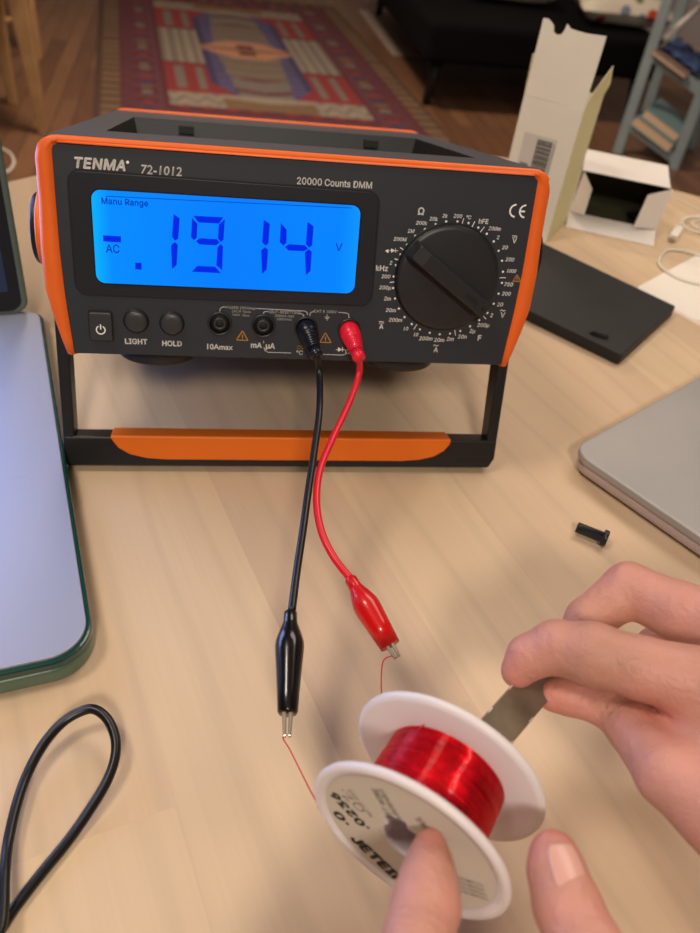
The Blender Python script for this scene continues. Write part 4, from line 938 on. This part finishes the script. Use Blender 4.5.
palm = [(at(730, 690, 9.6), wr, 1.25, 2.3), (at(745, 635, 9.3), wr, 1.1, 2.3), (at(800, 620, 8.6), wr, 1.0, 2.2), (at(740, 815, 8.6), wr, 1.3, 2.3), (at(760, 720, 8.2), wr, 1.5, 2.2), (at(700, 712, 9.0), at(740, 800, 8.5), 1.15, 1.4), (wr, at(1040, 830, 9), 2.2, 2.6)]
tdir = at(632, 727, 8.0) - at(607, 705, 7.7)
idir = at(640, 668, 9.8) - at(592, 654, 9.5); mdir = at(680, 606, 9.1) - at(629, 589, 8.6)
cr = [(at(600, 706, 8.4), tdir, .9, .06, .10), (at(606, 712, 8.4), tdir, .9, .05, .09), (at(612, 719, 8.4), tdir, .8, .045, .06), (at(556, 632, 10), at(592, 654, 9.5) - at(556, 647, 9.1), .7, .12, -.05), (at(575, 668, 9.5), idir, .7, .07, .06), (at(620, 570, 9.5), mdir, .8, .25, -.08)]
hr = hand('hand', [ix, md, rg, pk, th], palm, cr, [(at(505, 676, 8.2), .8, PINK), (at(550, 700, 7.6), .8, PINK), (at(615, 618, 9), .5, GAP_SHADE), (at(650, 710, 9), .8, (.9, .72, .72))],  # last two tints paint shade at the finger gap and thumb crease
     'hand reaching in from the right edge, pinching the steel strip between index finger and thumb', at(740, 720, 5), [])
# left hand from below: index fingertip on the spool, thumb raised with its nail in view
ix = [(at(430, 845, 8.95), .44), (at(429, 862, 8.95), .60), (at(428, 884, 9.0), .76), (at(426, 906, 9.1), .87), (at(418, 938, 9.3), .86), (at(412, 1040, 9.9), 1.02), (at(430, 1180, 10.4), 1.15)]
th = [(at(554, 855, 9.3), .66), (at(557, 872, 9.3), .76), (at(567, 905, 9.3), .86), (at(588, 955, 9.4), .95), (at(615, 1040, 9.8), 1.08), (at(600, 1180, 9.9), 1.35)]
md = [(at(430, 1050, 7.0), .6), (at(395, 1020, 6.8), .7), (at(350, 1030, 7.6), .84), (at(345, 1110, 9.2), .95), (at(370, 1210, 10.0), 1.05)]
rg = [(at(420, 1130, 6.2), .58), (at(380, 1090, 6.0), .68), (at(320, 1100, 7.0), .8), (at(300, 1180, 8.6), .9), (at(320, 1270, 9.4), 1.0)]
pk = [(at(410, 1200, 5.8), .5), (at(370, 1170, 5.6), .58), (at(300, 1180, 6.4), .68), (at(270, 1250, 8.0), .78), (at(290, 1330, 8.8), .9)]
wr = Vector((0.5, -44.5, 9.0))
palm = [(ix[-1][0], wr, 1.2, 2.2), (md[-1][0], wr, 1.1, 2.2), (rg[-1][0], wr, 1.0, 2.2), (pk[-1][0], wr, .95, 2.1), (th[-1][0], wr, 1.4, 2.3), (wr, wr + Vector((-1, -9, -.5)), 2.3, 2.8)]
tv = Vector(CP) - th[1][0]; tax = th[0][0] - th[2][0]
ncen = at(562, 862, 9.3); vdir = (Vector(CP) - ncen).normalized()
tax_n = tax.normalized(); upv = (vdir - tax_n * vdir.dot(tax_n)).normalized(); rot_ = Matrix.Rotation(math.radians(24), 3, tax_n); upn_ = rot_ @ upv
cax = th[1][0]; nc = cax + upn_ * .79 - tax_n * .16
fd = ix[2][0] - ix[1][0]
cr = [(at(583, 925, 10.2), (th[3][0] - th[2][0]), .9, .05, .05), (at(590, 940, 10.3), (th[3][0] - th[2][0]), .9, .05, .06), (at(425, 905, 9.9), fd, .9, .06, .05), (at(423, 912, 9.9), fd, .8, .05, .04)]
hl = hand('hand', [ix, md, rg, pk, th], palm, cr, [(at(430, 835, 9.2), .7, PINK), (at(552, 838, 9.5), .8, PINK)],
     'hand coming up from the bottom edge, index fingertip on the spool, thumbnail showing', at(470, 1150, 5), [(nc, tax_n, upn_, .80, .62, .47)])

# ------------------------------------------------------------------ laptops
def laptop_open():
    c0 = Vector((-9.1, -13.5)); d1 = Vector((-.233, .972)).normalized(); d2 = Vector((-.972, -.233)).normalized(); Dp, Wd = 29.2, 40
    B = Vector((c0.x, c0.y, 0)); r = empty('open_laptop', B, 'open laptop with silver deck in a green shell, its lit screen at the left edge', 'laptop')
    P = lambda a, b: tuple(c0 + d1 * a + d2 * b)
    fp_ = rounded([P(0, 0), P(Dp, 0), P(Dp, Wd), P(0, Wd)], [1.9, 1.2, 1.2, 1.9], 10)
    slab_poly(MB(), fp_, .05, 1.05).build('bottom_shell', M['shell'], r, .25, 3, base=B)
    fq = rounded([P(.0, .0), P(Dp, .0), P(Dp, Wd), P(.0, Wd)], [1.9, 1.2, 1.2, 1.9], 10); slab_poly(MB(), fq, 1.0, 1.5).build('shell_lip', M['shelld'], r, .12, 2, base=B)
    fi = rounded([P(.22, .22), P(Dp - .2, .22), P(Dp - .2, Wd - .2), P(.22, Wd - .2)], [1.75, 1.0, 1.0, 1.75], 10); slab_poly(MB(), fi, 1.4, 1.62).build('deck', M['deck'], r, .05, 2, base=B)
    gr = [P(12.0, 2.0), P(27, 2.0), P(27, 4.2), P(12.0, 4.2)]; slab_poly(MB(), gr, 1.6, 1.626).build('speaker_grille', M['grille'], r, base=B)
    kb = [P(12.0, 5.0), P(26.5, 5.0), P(26.5, 35), P(12.0, 35)]; slab_poly(MB(), kb, 1.6, 1.624).build('keyboard_bed', M['black'], r, base=B)
    mb = MB()
    for i in range(5):
        for j in range(13): a, b = 12.4 + i * 2.8, 5.4 + j * 2.28; slab_poly(mb, [P(a, b), P(a + 2.4, b), P(a + 2.4, b + 1.95), P(a, b + 1.95)], 1.62, 1.72)
    k = mb.build('keys', M['knob'], r, base=B); k['kind'] = 'stuff'
    slab_poly(MB(), [P(1.0, 12), P(10.5, 12), P(10.5, 28), P(1.0, 28)], 1.6, 1.63).build('trackpad', M['deck'], r, .02, 1, base=B)
    # lid, leaning back a little
    ln = math.radians(3); hinge = Vector((*P(Dp - .6, 1.15), 1.62)); up = Vector((d1.x * math.sin(ln), d1.y * math.sin(ln), math.cos(ln))); rt = Vector((d2.x, d2.y, 0)); nb = Vector((d1.x * math.cos(ln), d1.y * math.cos(ln), -math.sin(ln)))
    def pl(poly, t0, t1, nm, m, bev=.1, par=r):
        mb = MB(); n = len(poly); mb.add([hinge + rt * a + up * b + nb * t0 for a, b in poly] + [hinge + rt * a + up * b + nb * t1 for a, b in poly], [tuple(range(n)), tuple(range(n, 2 * n))[::-1]] + [(i, (i + 1) % n, n + (i + 1) % n, n + i) for i in range(n)])
        return mb.build(nm, m, par, bev, 2, base=B)
    pl(rounded([(-.35, .0), (38.8, .0), (38.8, 25.6), (-.35, 25.6)], [.9, .9, 1.2, 1.2]), .1, .9, 'lid', M['lid'], .2)
    pl(rounded([(.05, .3), (38.4, .3), (38.4, 25.2), (.05, 25.2)], .8), -.02, .15, 'screen_bezel', M['blackmat'], .03)
    mb = MB(); q = [(.75, 1.7), (37.7, 1.7), (37.7, 24.5), (.75, 24.5)]; mb.add([hinge + rt * a + up * b - nb * .035 for a, b in q], [(0, 1, 2, 3)]); o = mb.build('screen', M['screen'], r, base=B)
    uv = o.data.uv_layers.new(name='UVMap'); vmap = [(0, 0), (1, 0), (1, 1), (0, 1)]
    for lp in o.data.loops: uv.data[lp.index].uv = vmap[lp.vertex_index]
laptop_open()
def laptop_closed():
    c0 = Vector((17.3, .45)); d1 = Vector((.838, .545)).normalized(); d2 = Vector((.545, -.838)).normalized(); A, Bq = 31.5, 22.5
    B = Vector((c0.x, c0.y, 0)); r = empty('closed_laptop', B, 'closed silver laptop at the right edge, one rounded corner showing', 'laptop'); P = lambda a, b: tuple(c0 + d1 * a + d2 * b)
    R4 = [1.3] * 4
    slab_poly(MB(), rounded([P(.1, .1), P(A - .1, .1), P(A - .1, Bq - .1), P(.1, Bq - .1)], R4, 10), .25, 1.0).build('base', M['alu2'], r, .28, 3, base=B)
    slab_poly(MB(), rounded([P(0, 0), P(A, 0), P(A, Bq), P(0, Bq)], R4, 10), 1.04, 1.6).build('lid', M['alu'], r, .14, 3, base=B)
    slab_poly(MB(), rounded([P(.15, .15), P(A - .15, .15), P(A - .15, Bq - .15), P(.15, Bq - .15)], R4, 10), .9, 1.1).build('seam', M['alu2'], r, base=B)
    for a, b in ((2.5, 2.5), (A - 2.5, 2.5), (2.5, Bq - 2.5), (A - 2.5, Bq - 2.5)): p = P(a, b); lathe(MB(), [(0, .7), (.35, .8)], (*p, 0), (0, 0, 1), 16).build('rubber_foot', M['black'], r, base=B)
    slab_poly(MB(), [P(.02, 7.5), P(.12, 7.5), P(.12, 9.5), P(.02, 9.5)], 1.25, 1.55).build('lid_notch', M['alu2'], r, base=B)
laptop_closed()

# ------------------------------------------------------------------ things on the right of the table
a, b = at(576, 528.5, .35), at(607, 540, .4); d = (b - a).normalized(); Lc = (b - a).length
mb = MB(); lathe(mb, [(0, .26), (.05, .31), (Lc - .3, .31), (Lc - .28, .47), (Lc - .05, .47), (Lc, .43)], Vector((a.x, a.y, .47)), Vector((d.x, d.y, 0)), 28)
tag(mb.build('rubber_bung', M['black'], base=(a.x, a.y, 0)), 'small black flanged plug lying on its side near the closed laptop', 'plug')
# papers
def sheet(c, d1, d2, A, Bq, z, r, m, label, nm='paper_sheet'):
    c, d1, d2 = Vector(c), Vector(d1).normalized(), Vector(d2).normalized(); poly = rounded([tuple(c), tuple(c + d1 * A), tuple(c + d1 * A + d2 * Bq), tuple(c + d2 * Bq)], r, 5)
    return tag(slab_poly(MB(), poly, z, z + .03).build(nm, m, base=(c.x, c.y, z)), label, 'paper')
sheet((33.6, 22.6), (.8, .6), (.5, -.866), 17, 7.2, .0, .3, M['paper2'], 'pinkish white paper lying mostly under the cream one at the right edge')
sheet((32.6, 25.0), (.79, .61), (.5, -.866), 17, 6.6, .035, .6, M['paper'], 'cream white sheet of paper with a rounded corner beside the black slab')
# black slab
C_ = [Vector((33.83, 20.18)), Vector((25.7, 12.26))]; q = [C_[0], C_[1], C_[1] + Vector((-.66, .75)) * 18, C_[0] + Vector((-.60, .80)) * 18]
sb_ = empty('black_case', (26, 20, 0), 'flat matt black case lying beside the meter, a small tab near its front edge', 'case')
slab_poly(MB(), rounded([tuple(p) for p in q], .25, 3), .07, 1.0).build('lid', M['slab'], sb_, .08, 2, base=(26, 20, 0))
mb = MB(); t = at(598, 336, 1.0); t = Vector((t.x, t.y, 1.0)); mb.add([t + Vector(v) for v in ((-.7, .3, 0), (.6, -.55, 0), (.9, -.1, 0), (-.3, .75, 0), (-.4, .1, .35), (.5, -.35, .35), (.6, -.1, .35), (-.2, .4, .35))], [(0, 1, 2, 3), (4, 5, 6, 7), (0, 1, 5, 4), (1, 2, 6, 5), (2, 3, 7, 6), (3, 0, 4, 7)])
mb.build('pull_tab', M['blackmat'], sb_, .08, base=(26, 20, 0))
# upright white carton
A0 = Vector((22.38, 36.68)); A1 = Vector((26.84, 33.40)); dv = Vector((.588, .809)) * 6.5; HT = 12.1; BB = Vector((24.6, 35.0, 0))
bx = empty('upright_carton', BB, 'tall white cardboard carton standing open behind the meter, barcode sticker on its front', 'box')
z3 = lambda p, z: Vector((p.x, p.y, z))
def panel(pts, nrm_, nm, m, par, base, t=.05):
    nv = Vector(nrm_) * t; MB().add([p for p in pts] + [p - nv for p in pts], [(0, 1, 2, 3), (7, 6, 5, 4), (0, 4, 5, 1), (1, 5, 6, 2), (2, 6, 7, 3), (3, 7, 4, 0)] if len(pts) == 4 else [tuple(range(len(pts))), tuple(range(len(pts), 2 * len(pts)))[::-1]] + [(i, (i + 1) % len(pts), len(pts) + (i + 1) % len(pts), len(pts) + i) for i in range(len(pts))]).build(nm, m, par, base=base)
fn = Vector((-.588, -.809, 0)); sn = Vector((.809, -.588, 0))
panel([z3(A0, 0), z3(A1, 0), z3(A1, HT), z3(A0, HT)], fn, 'front_panel', M['cream'], bx, BB)
panel([z3(A1, 0), z3(A1 + dv, 0), z3(A1 + dv, HT), z3(A1, HT)], sn, 'side_panel', M['yellowish'], bx, BB)
panel([z3(A0, 0), z3(A0 + dv, 0), z3(A0 + dv, HT), z3(A0, HT)], -sn, 'side_panel', M['cream'], bx, BB)
panel([z3(A0 + dv, 0), z3(A1 + dv, 0), z3(A1 + dv, HT), z3(A0 + dv, HT)], -fn, 'back_panel', M['cream'], bx, BB)
panel([z3(A0, .02), z3(A1, .02), z3(A1 + dv, .02), z3(A0 + dv, .02)], (0, 0, -1), 'bottom_panel', M['cream'], bx, BB, .05)
# tuck flap standing up from the front panel, with thumb cut and torn corner
fu = (A1 - A0); bk = Vector((.588, .809)) * .25
def fl(s, z): p = A0 + fu * s + bk * ((z - HT) / 6); return z3(p, z)
prof_ = [(0.01, HT + .05), (.99, HT + .05), (1.0, 17.85), (.7, 17.72), (.45, 17.8), (.38, 18.1), (.36, 17.55), (.33, 17.25), (.27, 17.15), (.21, 17.3), (.18, 17.8), (.08, 18.15), (.0, 18.1)]
panel([fl(*p) for p in prof_], fn, 'tuck_flap', M['cream'], bx, BB, .04)
panel([z3(A1, HT), z3(A1 + dv * .98, HT), z3(A1 + dv * .92 + Vector((1.0, -.7)) * .3, HT + 1.2), z3(A1 + dv * .75 + Vector((1.0, -.7)) * .3, HT + 2.9), z3(A1 + dv * .12, HT + 1.0)], sn, 'dust_flap', M['yellowish'], bx, BB, .04)
panel([z3(A0, HT), z3(A0 + dv * .98, HT), z3(A0 + dv * .9 - Vector((1.0, -.7)) * .5, HT + 3.2), z3(A0 + dv * .2 - Vector((1.0, -.7)) * .4, HT + 3.0)], -sn, 'dust_flap', M['yellowish'], bx, BB, .04)
def fr(s, z, o=.02): p = A0 + fu * s; return z3(p, z) + fn * o
panel([fr(.16, 2.2), fr(.72, 2.2), fr(.72, 9.2), fr(.16, 9.2)], fn, 'sticker', M['stick'], bx, BB, .01)
mb = MB(); random.seed(11); z_ = 4.3
while z_ < 8.9:
    t = random.choice((.05, .09, .14)); mb.add([fr(.40, z_, .03), fr(.66, z_, .03), fr(.66, z_ + t, .03), fr(.40, z_ + t, .03)], [(0, 1, 2, 3)]); z_ += t + random.choice((.05, .08))
mb.build('barcode', M['labelink'], bx, base=BB)
mb = MB()
for k in range(3): mb.add([fr(.20, 4.2 + k * .9, .03), fr(.34, 4.2 + k * .9, .03), fr(.34, 4.8 + k * .9, .03), fr(.20, 4.8 + k * .9, .03)], [(0, 1, 2, 3)])
mb.add([fr(.69, 4.4, .03), fr(.705, 4.4, .03), fr(.705, 8.8, .03), fr(.69, 8.8, .03)], [(0, 1, 2, 3)])
mb.build('sticker_print', M['labelgrey'], bx, base=BB)
# open carton lying down, mouth towards the viewer
Q0 = Vector((31.2, 39.7)); Q1 = Vector((39.3, 36.34)); qd = Vector((.384, .923)); D_ = 7.0; zb, zt = .06, 5.0; BQ = Vector((35.2, 38, 0))
ob = empty('open_carton', BQ, 'small white carton lying on its side, flaps open and dark inside', 'box'); dn_ = Vector((qd.x, qd.y, 0)); rn = Vector((qd.y, -qd.x, 0))
def W_(p, k, z): return Vector((p.x + qd.x * k, p.y + qd.y * k, z))
def wallbox(a, b, nm, outn):
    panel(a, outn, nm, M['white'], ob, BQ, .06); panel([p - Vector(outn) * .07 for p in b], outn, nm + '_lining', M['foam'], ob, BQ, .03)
top_ = [W_(Q0, 0, zt), W_(Q1, 0, zt), W_(Q1, D_, zt), W_(Q0, D_, zt)]; wallbox(top_, top_, 'top_panel', (0, 0, 1))
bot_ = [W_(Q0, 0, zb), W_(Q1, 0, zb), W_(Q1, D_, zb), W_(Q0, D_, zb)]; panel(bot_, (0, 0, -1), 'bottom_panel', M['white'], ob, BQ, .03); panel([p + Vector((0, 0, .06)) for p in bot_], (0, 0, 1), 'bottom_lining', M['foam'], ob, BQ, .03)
lf_ = [W_(Q0, 0, zb), W_(Q0, D_, zb), W_(Q0, D_, zt), W_(Q0, 0, zt)]; wallbox(lf_, lf_, 'side_panel', tuple(-rn))
rt_ = [W_(Q1, 0, zb), W_(Q1, D_, zb), W_(Q1, D_, zt), W_(Q1, 0, zt)]; wallbox(rt_, rt_, 'side_panel', tuple(rn))
bk_ = [W_(Q0, D_, zb), W_(Q1, D_, zb), W_(Q1, D_, zt), W_(Q0, D_, zt)]; wallbox(bk_, bk_, 'back_panel', tuple(dn_))
panel([W_(Q0, 0, .75), W_(Q1, 0, .75), W_(Q1, -2.6, .08), W_(Q0, -2.6, .08)], (0, 0, 1), 'bottom_flap', M['white'], ob, BQ, .05)
panel([W_(Q0, 0, zb), W_(Q1, 0, zb), W_(Q1, 0, .75), W_(Q0, 0, .75)], tuple(-dn_), 'mouth_sill', M['white'], ob, BQ, .05)
def V3(p, z): return Vector((p.x, p.y, z))
ri = Q1 - Vector((.923, -.384)) * 2.3 - qd * 1.0; panel([V3(Q1 - qd * .02, .8), V3(ri, .9), V3(ri + Vector((.3, 0)), 4.2), V3(Q1 + Vector((.25, 0)), 4.9)], tuple(-dn_), 'side_flap', M['white'], ob, BQ, .05)
li = Q0 + Vector((.923, -.384)) * 1.5 - qd * .8; panel([V3(Q0, .8), V3(li, .9), V3(li, 3.6), V3(Q0 + Vector((.3, 0)), 4.9)], tuple(-dn_), 'side_flap', M['white'], ob, BQ, .05)
# white cables
def cable(name, pts, r, m, label, cat='cable', base=None, extra=None):
    sp_ = spline(pts, 8); o = tube(MB(), sp_, r, 12).build(name, m, base=pts[0]); tag(o, label, cat); return o
cable('white_cable', [at(px, py, .16) for px, py in ((716, 257), (700, 255.5), (684, 251), (669, 250), (661.5, 255), (659, 264), (668.5, 273), (682, 280), (702, 285), (730, 288))], .14, M['whitecable'], 'smooth loop of white cable lying across the cream paper')
o_ = at(674, 236, 0); uc = empty('charging_cable', o_, 'coiled thin white cable ending in a small white connector beside the open carton', 'cable')
pts = [at(679, 226, .35), at(684, 219, .3), at(694, 216.5, .2), at(712, 217, .2), at(722, 225, .25), at(708, 233, .3), at(690, 230, .4), at(682, 222, .5), at(692, 217.5, .55), at(712, 219, .5), at(724, 226, .5), at(706, 229, .55), at(692, 225, .6), (at(700, 220, .7)), at(730, 214, .3), at(760, 215, .2)]
tube(MB(), spline(pts, 8), .13, 10).build('cord', M['whitecable'], uc, base=o_)
a, b = at(673, 238, .35), at(679, 228, .35); dd = (b - a).normalized(); ss = dd.cross(Vector((0, 0, 1))); mb = MB()
h_ = Vector((0, 0, .3)); w_ = ss * .42
hexa(mb, [a - w_ - h_, a + w_ - h_, a + w_ + h_, a - w_ + h_], [b - w_ - h_, b + w_ - h_, b + w_ + h_, b - w_ + h_]); mb.build('connector', M['paper'], uc, .12, 3, base=o_)
a2 = a - dd * .5; w_ *= .7; h_ *= .55; mb = MB(); hexa(mb, [a2 - w_ - h_, a2 + w_ - h_, a2 + w_ + h_, a2 - w_ + h_], [a - w_ - h_, a + w_ - h_, a + w_ + h_, a - w_ + h_]); mb.build('connector_tip', M['steel'], uc, .03, base=o_)
cable('thin_wire', [at(px, py, .08) for px, py in ((672, 196), (676, 199), (684, 203), (694, 208), (702, 212))], .05, M['whitecable'], 'very thin pale wire on the table behind the coiled cable', 'wire')
# black cord bottom left
cpts = [(-22, 965), (-8, 945), (2, 922), (4.5, 875), (8, 843), (16, 807), (27, 775), (43, 745), (62, 723), (81, 711.5), (95, 709.5), (108, 720), (115.5, 739), (114.5, 760), (106, 783), (89, 811), (68, 841), (41, 874), (14, 909), (0, 930), (-20, 955)]
zs = [.9, .9, .9, .8, .6, .6, .6, .8, 1.0, 1.2, 1.3, 1.2, 1.0, .8, .6, .4, .25, .25, .25, .25, .25]
cable('rubber_cable', [at(px, py, z_) for (px, py), z_ in zip(cpts, zs)], .2, M['blkcable'], 'loop of black rubber cord on the table in front of the green-shelled laptop', 'cord')
